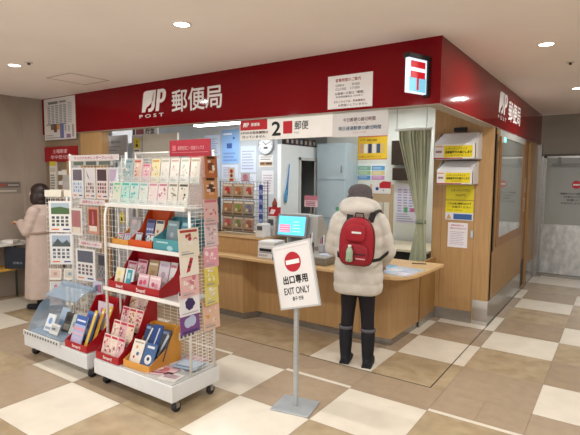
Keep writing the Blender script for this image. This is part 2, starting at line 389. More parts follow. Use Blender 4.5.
# side wall
w = MB()
w.box((PX-.10, PY+.12, 0), (PX, 5.45, 2.14), WOOD)
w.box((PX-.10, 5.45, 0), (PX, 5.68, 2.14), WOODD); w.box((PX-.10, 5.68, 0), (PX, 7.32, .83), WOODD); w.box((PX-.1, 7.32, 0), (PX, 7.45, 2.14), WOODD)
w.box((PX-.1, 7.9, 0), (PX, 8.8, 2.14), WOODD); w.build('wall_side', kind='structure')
w = MB(); w.box((PX, PY, 0), (PX+.006, 7.4, .27), STEELD); w.box((PX, 7.95, 0), (PX+.006, 8.6, .3), STEELD); w.box((PX-.004, 8.62, 0), (PX+.05, 8.79, 2.14), STEEL); w.build('baseboard_side', kind='structure')
w = MB()
FR = tex_mat('frame_wood', '7d5430', '956a40', (14, 14, .8), 3, .4)
w.box((PX-.04, 5.68, .83), (PX+.008, 7.32, .92), FR); w.box((PX-.04, 5.68, .92), (PX+.008, 5.80, 2.06), FR); w.box((PX-.04, 7.24, .92), (PX+.003, 7.32, 2.06), FR)
w.box((PX-.04, 5.68, 2.06), (PX+.004, 7.32, 2.139), mat('a8a8a4', .4)); w.box((PX+.001, 5.52, .80), (PX+.010, 5.55, 2.07), mat('5a4630', .5))
w.build('window_frame_side', kind='structure')
w = MB(); w.box((PX-.012, 5.80, .92), (PX-.004, 7.24, 2.06), mat('8f948f', .04, spec=1., coat=.8)); w.build('window_1', kind='structure')
# side door
w = MB(); w.box((PX-.08, 7.45, 0), (PX-.03, 7.9, 2.139), FR); w.build('door_1', kind='structure')
sheet('vent_grille', .3, .38, [('r', .05, .06+.09*k, .95, .10+.09*k, '2a1a12') for k in range(10)], '4a2c1c', .01, (PX-.018, 7.67, .02), (0, 0, PI/2), label='dark louvred grille low on the side door', cat='vent')
for zz, tx in ((1.40, 'upper'), (1.12, 'lower')):
    sheet('door_notice', .13, .2, rows(5, .1, .9, .1, .9, '9a8a80'), 'c8beb2', .002, (PX-.028, 7.66, zz), (0, 0, PI/2), label='small pale notice on the side door, %s of the two' % tx, cat='notice', group='notices on the side door')
t = empty('exit_lamp', (PX+.04, 5.66, 1.985), (0, 0, PI/2), label='small glowing green exit lamp above the side window', cat='exit sign')
m = MB(); m.box((-.06, -.02, 0), (.06, .0, .06), mat('d8dcd8', .4)); m.build('casing', t)
m = MB(); m.box((-.055, -.022, .006), (.055, -.0202, .054), mat('35d0c0', .4, emit=2.5)); m.build('lit_face', t)
m = MB(); m.box((-.02, -.0235, .015), (.0, -.0225, .045), mat('f4fff8', .4, emit=2.)); m.build('running_figure', t)

# ------------------------------------------------------------------ far glass entrance
GW = tex_mat('grey_wall', '8f8e86', 'a09f96', (.6, 1, 9), 3, .5, 5)
w = MB(); w.box((PX, 8.86, 1.99), (4, 9.1, H), tex_mat('grey_plaster', '8f8a80', '98938a', (1, 1, 3), 2, .7)); w.box((-1.13, 9.35, 0), (4, 9.45, 2.0), GW); w.build('wall_back', kind='structure')
def glass_door(n, x0, x1):
    t = empty('glass_door', ((x0+x1)/2, 8.82, 0), label='tall glass door with steel kick panel and round no entry mark, %s of the pair' % n, cat='glass door', group='glass entrance doors')
    W = (x1-x0)/2
    m = MB(); m.box((-W+.04, 0, .86), (W-.04, .012, 1.93), mat('b4b8b4', .1, alpha=.55, spec=.8)); m.build('glass_pane', t)
    m = MB(); m.box((-W, -.01, .05), (W, .03, .86), tex_mat('door_steel', 'a4a6a6', 'cfd0cf', (5, 5, 3), 2.5, .3, 4, metal=.8)); m.build('kick_panel', t, 'mottled steel kick panel')
    m = MB(); m.box((-W, -.012, .86), (-W+.04, .03, 1.96), STEEL); m.box((W-.04, -.012, .86), (W, .03, 1.96), STEEL); m.box((-W, -.012, 1.93), (W, .03, 1.96), STEEL); m.build('frame', t)
    cx = -.07
    m = MB(); art(m, 1, 1, -.004, [('d', cx, 1.505, .065, 'c22434'), ('r', cx-.045, 1.493, cx+.045, 1.517, 'f0f0f0')]); m.build('no_entry_mark', t, 'red round no entry mark')
    m = MB()
    for k, (s, a, b_) in enumerate((('開閉時ドアにご注意下さい', -.21, .09), ('手を触れないで下さい', -.17, .07), ('自動ドア', -.12, .05), ('お出口はこちらです', -.2, .08))):
        text(m, s, cx+a, 1.345-.05*k, cx+b_+.05, 1.375-.05*k, mat('3c3a3a', .5), -.004, .02)
    m.build('lettering', t)
    m = MB(); m.box((-W+.12, -.06, 1.80), (W-.15, -.02, 1.84), mat('6e6f6d', .4, .5)); m.box((-W+.2, -.03, 1.84), (-W+.24, 0, 1.94), mat('6e6f6d', .4, .5)); m.build('closer_arm', t)
glass_door('left', -1.06, .02); glass_door('right', .03, 1.13)
w = MB(); w.box((PX, 8.78, 1.965), (2.2, 8.88, 1.99), mat('55544f', .5)); w.box((PX, 8.80, 0), (-1.065, 8.88, 1.97), STEEL); w.box((PX, 8.79, 0), (2.2, 8.88, .045), STEELD); w.build('trim_3', kind='structure')
w = MB(); w.box((4.0, -3.3, 0), (4.1, 9.6, H), tex_mat('right_wall', '8a7c70', '96887a', (1, 1, .5), 2, .7)); w.build('wall_right', kind='structure')
w = MB(); w.box((1.14, 8.8, 0), (4, 8.9, 1.99), GW); w.build('wall_back_right', kind='structure')

# ------------------------------------------------------------------ office behind the counter
OW = mat('edf3f4', .7); OWL = mat('b9bfc4', .7)
CREAMW = mat('dfe0d6', .75)
w = MB(); w.box((-3.74, 6.4, 0), (-1.2, 6.5, H), CREAMW); w.build('wall_office_back', kind='structure')
w = MB(); w.box((-8.2, 5.2, 0), (-3.80, 5.3, H), OWL); w.box((-8.3, 3.66, 0), (-8.2, 5.3, H), OWL); w.build('wall_office_left', kind='structure')
w = MB()
w.box((-3.80, 5.2, 0), (-3.74, 5.66, 2.03), OW); w.box((-3.80, 5.66, 1.84), (-3.74, 6.4, 2.03), OW); w.box((-4.35, 5.3, 2.0), (-3.80, 6.4, 2.03), OW)
w.box((-4.4, 5.3, 0), (-4.35, 6.5, H), mat('8d8f8e', .7)); w.box((-4.35, 6.4, 0), (-3.74, 6.5, H), mat('9a9c9a', .7)); w.build('wall_partition', kind='structure')
w = MB(); w.box((-3.765, 5.62, 0), (-3.72, 5.66, 1.87), mat('cfd0cc', .5)); w.box((-3.765, 5.62, 1.83), (-3.72, 6.4, 1.87), mat('cfd0cc', .5)); w.build('trim_door', kind='structure')
t = empty('sliding_door', (-3.73, 6.21, 0), label='white sliding door with a small paper notice, standing half open behind the counter', cat='door')
m = MB(); m.box((-.02, -.16, .02), (.012, .185, 1.83), mat('e0e1dc', .5)); m.build('door_leaf', t)
m = MB(); m.box((.013, -.13, .95), (.03, -.11, 1.1), STEEL); m.build('handle', t)
m = MB(); m.box((.013, -.03, 1.42), (.016, .10, 1.56), mat('9fa8a4', .5)); m.build('paper_notice', t)
for k in range(7):
    y0 = 5.36+.115*k
    t = empty('ring_binder', (-3.86, y0, 2.03), label='dark ring binder lying on the partition top, %s from the counter side' % ['first', 'second', 'third', 'fourth', 'fifth', 'sixth', 'last'][k], cat='binder', group='binders on top of the partition')
    cc = ['4a3a34', '3c3a4c', '5a4638', '2e3c5c', '4c3c38', '6a5a50', '3c3c44'][k]
    m = MB(); m.box((-.2, 0, 0), (.08, .085+.01*(k % 3), .11), mat(cc, .5)); m.build('cover', t)
    m = MB(); m.box((.0805, .02, .03), (.082, .065, .08), mat('b8b4ac', .5)); m.build('spine_label', t)
# ceiling lamps of the office; the last, out of sight, is added to brighten its walls
for k, (x, y, z) in enumerate(((-4.28, 4.60, 2.275), (-2.35, 5.75, 2.53), (-6.4, 4.05, 2.55), (-2.9, 4.5, 2.55))):
    t = empty('fluorescent_fixture', (x, y, z), label=['white fluorescent lamp hanging low just under the fascia, above the card rack', 'white fluorescent lamp over the office behind the customer', 'white fluorescent lamp over the left counters', 'added unseen fill lamp over the worktop before the customer'][k], cat='ceiling light')
    m = MB(); m.prism([(-.09, 0), (.09, 0), (.05, .06), (-.05, .06)], 'x', -.45, .45, mat('e8eaea', .4)); m.build('housing', t)
    m = MB(); m.tube([(-.43, -.03, -.012), (.43, -.03, -.012)], .013, mat('f4faff', .3, emit=10)); m.build('lamp_tube', t)
    m = MB(); m.tube([(-.43, .03, -.012), (.43, .03, -.012)], .013, mat('f4faff', .3, emit=10)); m.build('lamp_tube', t)
    if z < 2.5:
        for sx in (-.35, .35):
            m = MB(); m.tube([(sx, 0, .06), (sx, 0, H-z)], .006, STEEL); m.build('hanger', t)
    area('fluorescent_lamp', (x, y, z-.03), .85, [10, 9, 10, 9][k], (.93, .98, 1.), shape='RECTANGLE', sy=.16)

# back wall posters
BY = 6.397
its = [('r', 0, .95, 1, 1, 'c8603a'), ('t', 'レターパック', .07, .80, .26, .87, '4a3020', .02), ('t', 'smart letter', .32, .78, .66, .88, '5a3a10', .02), ('t', 'お届けします ゆうパック', .06, .08, .8, .16, '8a5a1a', .01), ('r', 0, 0, 1, .03, 'c0602a')]
for k, cc in enumerate(('d8a08a', 'e8e6dc', '2c3a6a', 'e4e4e0', '39507a', 'd6b46a')):
    its += [('r', .07+.145*k, .27, .19+.145*k, .66, cc), ('d', .13+.145*k, .5, .028, ['c84a3a', '5a6a8a', 'f0f0f0', '304a90', 'e8e8e8', 'a05a2a'][k]), ('r', .09+.145*k, .31, .17+.145*k, .37, 'f2f0e8')]
sheet('parcel_poster', .46, .34, its, 'e9bf2c', .003, (-2.985, BY, 1.855), label='yellow poster with a row of small parcel pictures on the office wall', cat='poster')
its = []
for a, b, cc in ((0, .56, '7fb09a'), (.5, .56, '5c9ed0'), (0, .28, '9cc08a'), (.5, .28, 'd8c27c'), (0, 0, '5a96cc'), (.5, 0, 'c88ab6')):
    its.append(('r', a+.02, b+(.02 if b else .0), a+.48, b+.30 if b > .5 else b+.26, cc)); its += [('r', a+.06, b+.1+.08*q, a+.36, b+.12+.08*q, 'eef2ee') for q in range(2)]
sheet('colour_chart_poster', .44, .23, its, 'e6eae6', .003, (-2.995, BY, 1.565), label='small poster of six blue, green, yellow and pink fields under the yellow poster', cat='poster')
its = []
for i in range(4):
    for k in range(9): its.append(('r', .08+.23*i, .30+.07*k, .24+.23*i, .335+.07*k, ['9c9cc8', 'b0a8c8', '9aa0c4', 'c8a8bc'][(i+k) % 4]))
its += [('r', .36, .28, .50, .42, '5aa878'), ('r', .60, .30, .78, .40, 'c06a9a')]+[('r', .06, .04+.06*q, .8-.1*q, .065+.06*q, 'a8a8bc') for q in range(4)]
sheet('price_table_poster', .36, .53, its, 'ded9e4', .003, (-2.43, BY, .965), label='pale lilac price table poster hanging beside the curtain', cat='poster')
for k, (z0, h) in enumerate(((1.775, .33), (1.56, .17))):
    t = empty('wall_box', (-2.54 + .02*k, BY, z0), label='dark brown wall box beside the curtain, %s of the two' % ['upper larger one', 'lower smaller one'][k], cat='wall box', group='dark boxes on the office wall')
    m = MB(); m.box((-.11, -.10, 0), (.12, 0, h), mat('3c2a1a', .5)); m.build('casing', t, bevel=.004)
    m = MB(); m.box((-.095, -.103, .015), (.105, -.1002, h-.015), mat('2e2014', .3)); m.build('front', t)
# tall pale cabinet
t = empty('tall_cabinet', (-3.43, 6.39, 0), label='tall pale grey cabinet standing in the corner of the office', cat='cabinet')
m = MB(); m.box((-.26, -.36, 0), (.22, 0, 2.08), mat('bccdd6', .5)); m.build('body', t, bevel=.004)
for k, (z0, z1) in enumerate(((.02, 1.0), (1.01, 1.55), (1.56, 2.06))):
    d = MB(); d.box((-.25, -.376, z0), (.21, -.362, z1), mat('c0d2da', .45)); do = d.build('door', t, bevel=.003)
    d = MB(); d.box((.15, -.392, z0+.1), (.165, -.377, z0+.2), STEEL); d.build('handle', do)
sheet('sticker', .05, .05, [('r', .2, .2, .8, .8, '6ab98a')], '4da276', .002, (-3.33, 6.011, 1.12), label='small green sticker on the pale cabinet', cat='sticker')
# desk behind the customer
t = empty('office_desk', (-2.45, 5.9, 0), label='light office desk with dark front standing behind the customer', cat='desk')
m = MB(); m.box((-.70, -.38, .70), (.62, .38, .73), mat('d8cbb0', .5)); m.build('desktop', t, bevel=.003)
m = MB(); m.box((-.66, -.34, .05), (.58, -.32, .70), mat('1e1c1a', .6)); m.build('front_panel', t, 'black front panel')
for sx in (-.67, .56):
    m = MB(); m.box((sx, -.34, 0), (sx+.03, .35, .70), mat('3a3632', .5)); m.build('side_panel', t)
t = empty('document_tray', (-2.02, 5.02, .0), label='dark document shelf with green folder below the worktop back edge', cat='shelf')
m = MB(); m.box((-.5, -.10, .0), (.2, .20, .60), mat('232120', .6)); m.build('body', t)
m = MB(); m.box((-.02, -.08, .601), (.18, .15, .62), mat('3c8268', .5)); m.build('folder', t, 'green folder')
# pegboard stand on desk
t = empty('message_board', (-2.55, 5.75, .73), label='beige message board standing on the desk behind the customer', cat='board')
m = MB(); m.box((-.15, 0, 0), (.17, .015, .78), mat('c3ab8a', .6)); m.build('panel', t)
m = MB(); m.box((-.15, -.05, 0), (.17, .07, .012), mat('8a7a68', .5)); m.build('foot', t)
m = MB(); m.box((-.12, -.012, .66), (.14, 0, .80), mat('e8e8e4', .5)); art(m, .26, .14, -.012, [('d', .28, .45, .09, '2a4a9a'), ('r', .4, .5, 1, .95, 'c8202c'), ('p', [(.4, .95), (.6, 1.15), (1, 1.1), (1, .95)], 'c8202c'), ('d', .62, .3, .03, '3a3a3a')], -.12, .66); m.build('picture_card', t, 'white card with red roof and blue dot')
for k in range(3):
    m = MB(); m.box((-.13+.09*k, -.008, .15+.03*k), (-.06+.09*k, 0, .55), mat(['d8d4c8', 'd0d4d0', 'e0dccc'][k], .5)); m.build('note', t)

# curtain
t = empty('curtain', (-1.97, 5.30, 0), label='pale green gathered curtain tied back beside the wooden pillar', cat='curtain')
CU = tex_mat('curtain_cloth', 'a5aa90', 'b9bea4', (30, 30, 2), 4, .8)
def cur(z):     # half width and centre
    if z > 2.05: return .185, .015
    if z > 1.15: q = (2.05-z)/.9; return .185*(1-q)+.05*q, .015*(1-q)+.115*q
    if z > 1.05: return .05, .115
    q = min(1, (1.05-z)/.5); return .05+.06*q, .115-.03*q
n = 96; rs = []
for i in range(46):
    z = 2.13-i*(2.13-.45)/45; hw, cx = cur(z)
    q = min(1, hw/.19); fr = []; bk = []
    for j in range(n):
        s = -1+2*j/(n-1); ph = s*8.5*PI
        y = .016*math.sin(ph+.4*math.sin(3*z))*(1.2-.4*q)+.01*math.sin(ph*2.3+1)
        fr.append((cx+hw*s+.006*math.cos(ph), y-.006, z)); bk.append((cx+hw*s+.006*math.cos(ph), y+.006, z))
    rs.append(fr+bk[::-1])
m = MB(); m.rings(rs, CU); m.build('cloth', t)
m = MB(); m.rings([[(.115+.062*math.cos(2*PI*j/20), .0+.04*math.sin(2*PI*j/20), z) for j in range(20)] for z in (1.08, 1.12)], mat('7d8872', .7)); m.build('tie_band', t)
m = MB(); m.box((-.22, -.012, 2.13), (.21, .012, 2.155), mat('d8d6ce', .4))
m.tube([(-.2, 0, 2.15), (-.2, 0, H)], .004, STEEL); m.tube([(.15, 0, 2.15), (.15, 0, H)], .004, STEEL); m.build('rail', t)

# wall things at left of the partition (wall plane y=5.2)
WY = 5.196
def place_sheet(px0, px1, z0, z1, *a, **k): return sheet(a[0], px1-px0, z1-z0, a[1], a[2], .003, ((px0+px1)/2, k.pop('y', WY), z0), **k)
r_ = random.Random(5)
place_sheet(-4.80, -4.47, 1.78, 2.26, 'wall_poster', [('r', .3, .45, .6, .6, '3a5aa0'), ('d', .7, .75, .06, '4a6ac0'), ('r', .1, .85, .6, .9, 'e8f0f8')]+rows(3, .1, .9, .05, .35, '7a94c8', r=r_), '8fb8ea', label='light blue poster with small van picture on the wall above the card rack', cat='poster')
k = 0
for (x0, x1, z0, z1, bgc, lab) in ((-5.14, -4.84, 1.9, 2.2, 'c6d4ea', 'pale sheet left of the light blue poster'), (-4.44, -4.16, 1.66, 2.02, 'ccd6ee', 'white sheet right of the light blue poster'),
    (-4.80, -4.49, 1.56, 1.76, 'c8d2e6', 'white sheet directly under the light blue poster'), (-5.16, -4.84, 1.58, 1.86, 'b8cae4', 'pale blue sheet at the lower left of the paper group'),
    (-4.46, -4.16, 1.40, 1.63, 'd2d6e2', 'white sheet low above the rack top'), (-4.06, -3.86, 1.36, 1.68, 'dcdce0', 'white sheet under the brown photograph strip')):
    place_sheet(x0, x1, z0, z1, 'paper_notice', rows(7, .1, .9, .08, .85, ['98a4c4', 'a0a4b0', 'b4a0b0'][k % 3], .4, r_), bgc, label=lab, cat='notice', group='papers on the office wall'); k += 1
place_sheet(-4.11, -3.87, 1.73, 1.89, 'paper_notice', [('r', .05, .1, .95, .42, 'b08a60'), ('r', .1, .2, .4, .36, '5a4a3a'), ('r', .5, .2, .9, .36, '3c3a3a'), ('r', .1, .6, .8, .68, '7a7a7a'), ('r', .1, .8, .9, .86, '7a7a7a')], 'dcdad6', label='sheet with brown photograph strip directly under the wall clock', cat='notice')
t = empty('wall_clock', (-3.985, 5.199, 2.03), label='round white wall clock beside the hanging red plate', cat='clock')
ring = lambda r, y, n=32: [(r*math.cos(2*PI*i/n), y, r*math.sin(2*PI*i/n)) for i in range(n)]
m = MB(); m.rings([ring(.135, 0), ring(.135, -.03), ring(.12, -.035), ring(.118, -.02)], mat('b8bcc0', .3, .3), caps=False); m.build('rim', t)
m = MB(); m.quad(ring(.119, -.018)[::1], mat('eceeee', .5)); m.build('dial', t)
m = MB()
for i in range(12):
    a = i*PI/6; M = Matrix.Rotation(a, 4, 'Y'); m.box((-.004, -.0195, .095), (.004, -.0188, .112), BLACK, M)
m.build('hour_marks', t)
m = MB(); m.box((-.004, -.022, -.01), (.004, -.020, .065), BLACK, Matrix.Rotation(-.9, 4, 'Y')); m.build('hour_hand', t)
m = MB(); m.box((-.003, -.025, -.01), (.003, -.023, .095), BLACK, Matrix.Rotation(1.2, 4, 'Y')); m.build('minute_hand', t)
m = MB(); m.box((-.035, -.0195, -.06), (.035, -.0188, -.03), mat('5a5e60', .5)); m.build('date_window', t)
t = empty('feather_duster', (-3.735, 5.33, 1.35), label='blue duster with thin handle hanging on the white partition', cat='duster')
m = MB(); m.tube([(.012, -.03, 0), (.012, 0, .16), (.012, .04, .42)], [.02, .012, .006], mat('4a8cc8', .5)); m.build('handle', t)
m = MB()
m.rings([[(.014+.012*math.cos(2*PI*j/14), -.04+w_*math.sin(2*PI*j/14), z) for j in range(14)] for z, w_ in ((-.10, .015), (-.08, .03), (0, .035), (.05, .026), (.07, .01))], mat('5aa4d8', .6)); m.build('head', t)

# screens and boards at the left counters (seen above the display racks)
def board(name, x0, x1, z0, z1, y, col, items, lab, cat, postw=.012):
    t = empty(name, ((x0+x1)/2, y, .74), label=lab, cat=cat); W = (x1-x0)/2
    m = MB(); m.box((-W, 0, z0-.74), (W, .02, z1-.74), mat(col, .5)); m.build('panel', t)
    if items:
        m = MB(); art(m, 2*W, z1-z0, -.001, items, -W, z0-.74); m.build('lettering', t)
    for s in (-1, 1):
        m = MB(); m.box((s*W*.7-.01, -.004, 0), (s*W*.7+.01, .024, z0-.74), STEELD); m.build('post', t)
    m = MB(); m.box((-W*.8, -.07, 0), (W*.8, .09, .012), STEELD); m.build('foot', t)
    return t
board('notice_screen', -6.14, -5.58, 1.86, 2.15, 4.15, 'a29ea0', [('t', '貯金・保険のお客様へ', .2, .62, .8, .76, '5e5a60', .01), ('r', .25, .45, .75, .49, '74707a'), ('r', .2, .28, .6, .32, '74707a')], 'grey notice screen with printed lines above the left display rack', 'screen')
board('privacy_screen', -5.20, -4.54, 1.82, 2.13, 4.12, 'dedccf', [], 'plain cream privacy screen above the card tiers', 'screen')
board('privacy_screen', -6.75, -6.0, 2.10, 2.33, 4.75, 'e8e6ea', [], 'white panel behind and above the grey notice screen', 'screen')
def ysign(x, z, y, lab):
    return sheet('caution_sign', .13, .19, [('r', 0, .3, 1, 1, 'd8c83a'), ('d', .5, .75, .1, '26241c'), ('p', [(.3, .4), (.7, .4), (.6, .62), (.35, .62)], '26241c'), ('r', .15, .08, .85, .2, '7a7a72')], 'e4e0d0', .004, (x, y, z), label=lab, cat='sign', group='yellow signs with a black figure')
t = empty('counter_divider', (-5.30, 4.10, .74), label='light grey divider panel carrying a yellow sign between the screens', cat='divider')
m = MB(); m.box((-.10, 0, 0), (.10, .03, 1.38), mat('c4c2c2', .5)); m.build('panel', t)
ysign(-5.29, 1.90, 4.095, 'yellow sign with black figure between grey and cream screens')
t = empty('counter_divider', (-6.26, 4.12, .74), label='white divider panel carrying a yellow sign at the left of the grey screen', cat='divider')
m = MB(); m.box((-.10, 0, 0), (.09, .03, 1.40), mat('cfcbc8', .5)); m.build('panel', t)
ysign(-6.22, 1.94, 4.115, 'yellow sign with black figure left of the grey notice screen')
t = empty('grey_panel', (-5.17, 3.74, 0), label='grey panel behind the shelves of the card rack with a yellow sign', cat='panel')
m = MB(); m.box((-.34, 0, .0), (.20, .03, 1.50), mat('a3a3a6', .5)); m.build('panel', t)
sheet('caution_sign', .10, .13, [('p', [(.3, .2), (.7, .2), (.6, .6), (.35, .6)], '26241c'), ('d', .5, .75, .1, '26241c')], 'd6c52c', .003, (-5.15, 3.737, 1.00), label='yellow sign with black figure on the grey panel seen through the rack', cat='sign')
t = empty('window_number_plate', (-5.30, 4.2, 2.13), label='small hanging plate with red square and dark lettering above the cream screen', cat='sign')
m = MB(); m.box((-.22, 0, 0), (.30, .015, .12), mat('dedad8', .5)); m.build('panel', t)
m = MB(); m.quad([(-.14, -.001, .02), (.02, -.001, .02), (.02, -.001, .1), (-.14, -.001, .1)], mat('8a1a26', .5)); m.build('red_square', t)
m = MB(); text(m, '1', -.20, .02, -.165, .1, BLACK, -.001, .03); text(m, '貯金', .06, .02, .24, .1, mat('3a3a40', .5), -.001, .02); m.build('lettering', t)
for sx in (-.18, .26):
    m = MB(); m.tube([(sx, .008, .12), (sx, .008, H-2.13)], .003, STEEL); m.build('hanger', t)
# pieces on the brown wall at far left
sheet('leaflet_pouch', .16, .42, [('r', 0, .86, 1, 1, 'd8c23a'), ('r', .1, .66, .9, .8, 'c8c0b4')]+rows(6, .12, .9, .1, .6, '8a8078', .5, random.Random(2)), 'e0dcd2', .02, (-6.36, 3.54, 1.36), label='white leaflet pouch with yellow header on the brown wall', cat='leaflet pouch')
for k in range(3):
    t = empty('leaflet_tray', (-5.93, 3.45, 1.34+.13*k), label='white wall tray of papers on the brown wall, %s of three' % ['lowest', 'middle', 'top'][k], cat='tray', group='white leaflet trays')
    m = MB(); m.box((-.13, 0, 0), (.13, .11, .01), WHITE); m.box((-.13, -.005, 0), (.13, 0, .05), WHITE); m.build('tray', t)
    m = MB()
    for q in range(5): m.box((-.11+.003*q, .01+.004*q, .012+.012*q), (.11-.004*q, .10, .022+.012*q), mat(['e4e0da', 'd8d4ce', 'cfd4da'][q % 3], .6))
    m.build('papers', t)
t = empty('carton', (-5.55, 3.36, 1.601), label='tan carton with a printed grey label behind the calendar rack', cat='box')
m = MB(); m.box((-.17, 0, 0), (.17, .18, .17), mat('b08c64', .7)); m.build('body', t, bevel=.004)
m = MB(); m.box((-.06, -.002, .09), (.13, 0, .16), mat('c8c6cc', .5)); art(m, .19, .07, -.002, rows(3, .1, .9, .1, .9, '7a7a84', .5, random.Random(4)), -.06, .09); m.build('paper_label', t)
t = empty('storage_cabinet', (-5.56, 3.44, 0), label='narrow beige cabinet against the brown wall behind the calendar rack', cat='cabinet')
m = MB(); m.box((-.22, -.10, 0), (.22, .115, 1.60), mat('b2aea8', .6)); m.build('body', t, bevel=.004)
for z0 in (.05, .8):
    m = MB(); m.box((-.21, -.11, z0), (.21, -.101, z0+.72), mat('bab6b0', .55)); d_ = m.build('door', t)
    m = MB(); m.box((.16, -.125, z0+.3), (.175, -.111, z0+.4), STEEL); m.build('handle', d_)

# ------------------------------------------------------------------ service counter
t = empty('service_counter', (-1.75, 4.18, 0), label='long light oak service counter with rounded worktop end and grey plinth', cat='counter')
O = Vector((-1.75, 4.18, 0))
def loc(pts): return [(x+1.75, y-4.18) for x, y in pts]
m = MB(); m.prism(loc([(-7.2, 4.04), (-3.42, 4.04), (-3.34, 4.20), (-1.80, 4.18), (-1.72, 4.20), (-1.71, 4.87), (-1.71, 4.90), (-7.2, 4.90)]), 'z', .07, .708, WOOD); m.build('body', t)
m = MB(); m.prism(loc([(-7.2, 4.05), (-3.41, 4.05), (-3.33, 4.215), (-1.80, 4.195), (-1.73, 4.215), (-1.72, 4.88), (-7.2, 4.88)]), 'z', 0, .07, STEELD); m.build('plinth', t, 'grey metal plinth')
top = [(-7.2, 3.86), (-1.70, 3.86), (-1.61, 3.87), (-1.54, 3.90), (-1.49, 3.97), (-1.455, 4.07), (-1.44, 4.22), (-1.43, 4.42), (-1.425, 4.62), (-1.42, 4.78), (-7.2, 4.78)]
m = MB(); m.prism(loc(top), 'z', .71, .74, WOODX); m.build('worktop', t, 'pale oak worktop with curved end', bevel=.004)
m = MB(); m.prism(loc([(-4.43, 4.06), (-3.16, 4.06), (-3.16, 4.52), (-4.43, 4.52)]), 'z', .741, .915, WOOD); m.build('raised_shelf', t)
m = MB(); m.prism(loc([(-4.45, 4.04), (-3.14, 4.04), (-3.14, 4.54), (-4.45, 4.54)]), 'z', .916, .935, WOODX); m.build('raised_top', t)
m = MB()
for x in (-2.05, -2.9, -4.3, -5.3): m.box((x+1.75-.001, -.142 if x < -3.4 else -.003, .07), (x+1.75+.001, 0, .70), mat('8a6640', .6))
m.build('panel_joint', t)
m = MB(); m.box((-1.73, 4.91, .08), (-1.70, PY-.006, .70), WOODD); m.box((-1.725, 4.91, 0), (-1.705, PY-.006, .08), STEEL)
m.build('side_gate', None, 'low wooden side gate closing the gap between counter and pillar', 'gate')

# mat of papers on the worktop
t = empty('desk_mat', (-1.72, 4.16, .7405), (0, 0, -.08), label='clear desk mat with blue and white printed sheets at the rounded worktop end', cat='desk mat')
m = MB(); m.box((-.21, -.20, 0), (.24, .22, .002), mat('c9d3de', .2, coat=.6)); m.build('mat_sheet', t)
rq = random.Random(9)
for k in range(7):
    x = -.17+.135*(k % 3); y = -.17+.14*(k//3)
    m = MB(); m.box((x, y, .0022), (x+.12, y+.125, .0032), mat(['dfe6ee', 'b7cce0', 'e8e4ea', '8fb8d8', 'e4e8ea', 'c8d4e6', '6fa6c4'][k], .25))
    for q in range(4): m.box((x+.01, y+.02+.025*q, .0033), (x+.03+.07*rq.random(), y+.028+.025*q, .0037), mat('8a9cb8', .4))
    m.build('printed_sheet', t)
sheet('pen', .14, .008, [], '2a2a30', .008, (-1.62, 4.62, .7405), (0, 0, .4), label='dark pen lying near the back edge of the rounded worktop end', cat='pen')

# pos terminal with screen
t = empty('cash_register', (-2.93, 4.30, .74), (0, 0, .10), label='grey counter terminal with glowing light blue screen behind the exit sign', cat='terminal')
G = mat('bcbebc', .5)
m = MB(); m.box((-.20, -.02, 0), (.24, .38, .10), mat('8c8d8b', .5)); m.build('base', t, bevel=.008)
m = MB(); m.prism([(-.03, 0), (.08, 0), (.10, .24), (.02, .24)], 'x', -.04, .08, mat('7c7d7c', .5)); m.build('stand', t, loc=(0, .05, .10))
s = MB(); s.box((-.20, -.015, 0), (.17, .02, .25), mat('8e9192', .4)); so = s.build('screen_bezel', t, loc=(0, -.01, .20), rot=(-.20, 0, 0), bevel=.006)
s = MB(); s.quad([(-.18, -.016, .022), (.15, -.016, .022), (.15, -.016, .228), (-.18, -.016, .228)], mat('5cc8e8', .3, emit=.9))
s.build('display', so, 'glowing light blue display')
s = MB(); s.quad([(-.165, -.0172, .05), (-.03, -.0172, .05), (-.03, -.0172, .135), (-.165, -.0172, .135)], mat('e87a9a', .3, emit=.8))
for q in range(3): s.quad([(-.16, -.018, .06+.025*q), (-.04, -.018, .06+.025*q), (-.04, -.018, .067+.025*q), (-.16, -.018, .067+.025*q)], mat('f4c8d4', .3, emit=.8))
for q in range(4): s.quad([(0, -.0172, .06+.035*q), (.1-.01*q, -.0172, .06+.035*q), (.1-.01*q, -.0172, .066+.035*q), (0, -.0172, .066+.035*q)], mat('d4f4fc', .3, emit=.9))
s.build('screen_content', so)
m = MB(); m.prism([(.06, .10), (.36, .10), (.34, .28), (.20, .44), (.10, .44)], 'x', -.10, .26, G); m.build('printer_housing', t, 'grey sloping housing behind the screen', bevel=.01)
m = MB(); m.box((-.06, .11, .441), (.16, .19, .448), mat('c8c8c4', .5)); m.build('paper_cover', t)

t = empty('label_printer', (-3.30, 4.0, .741), (0, 0, .05), label='small white printer with black slot at the worktop edge', cat='printer')
# sits beside the raised shelf
t.location = (-3.03, 4.03, .741)
m = MB(); m.box((-.11, -.08, 0), (.09, .09, .125), mat('dcdcdc', .45)); m.build('body', t, bevel=.006)
m = MB(); m.box((-.085, -.084, .075), (.065, -.0805, .105), BLACK); m.build('paper_slot', t, 'black paper slot')
m = MB(); m.box((-.10, -.083, .06), (.08, -.0805, .066), mat('54545a', .5)); text(m, 'PRINT', -.09, .02, .02, .04, mat('6a6a7a', .5), -.0815, .02); m.build('marking', t)
for k in range(3):
    m = MB(); m.box((-.11, -.07, .126+.018*k), (.10, .13, .143+.018*k), mat(['e8e6e4', 'd4dae0', 'ecebe8'][k], .6))
    m.build('paper_stack', None, 'stack of white paper on the label printer, %s layer' % ['lowest', 'middle', 'top'][k], 'paper', 'paper stacks on the label printer', loc=t.location, rot=(0, 0, .05+.05*(k-1)))
m = MB(); m.box((-.035, -.04, 0), (.035, .04, .09), mat('2a3a86', .4)); m.box((-.03, -.041, .02), (.03, -.0405, .05), mat('5a6ac0', .4))
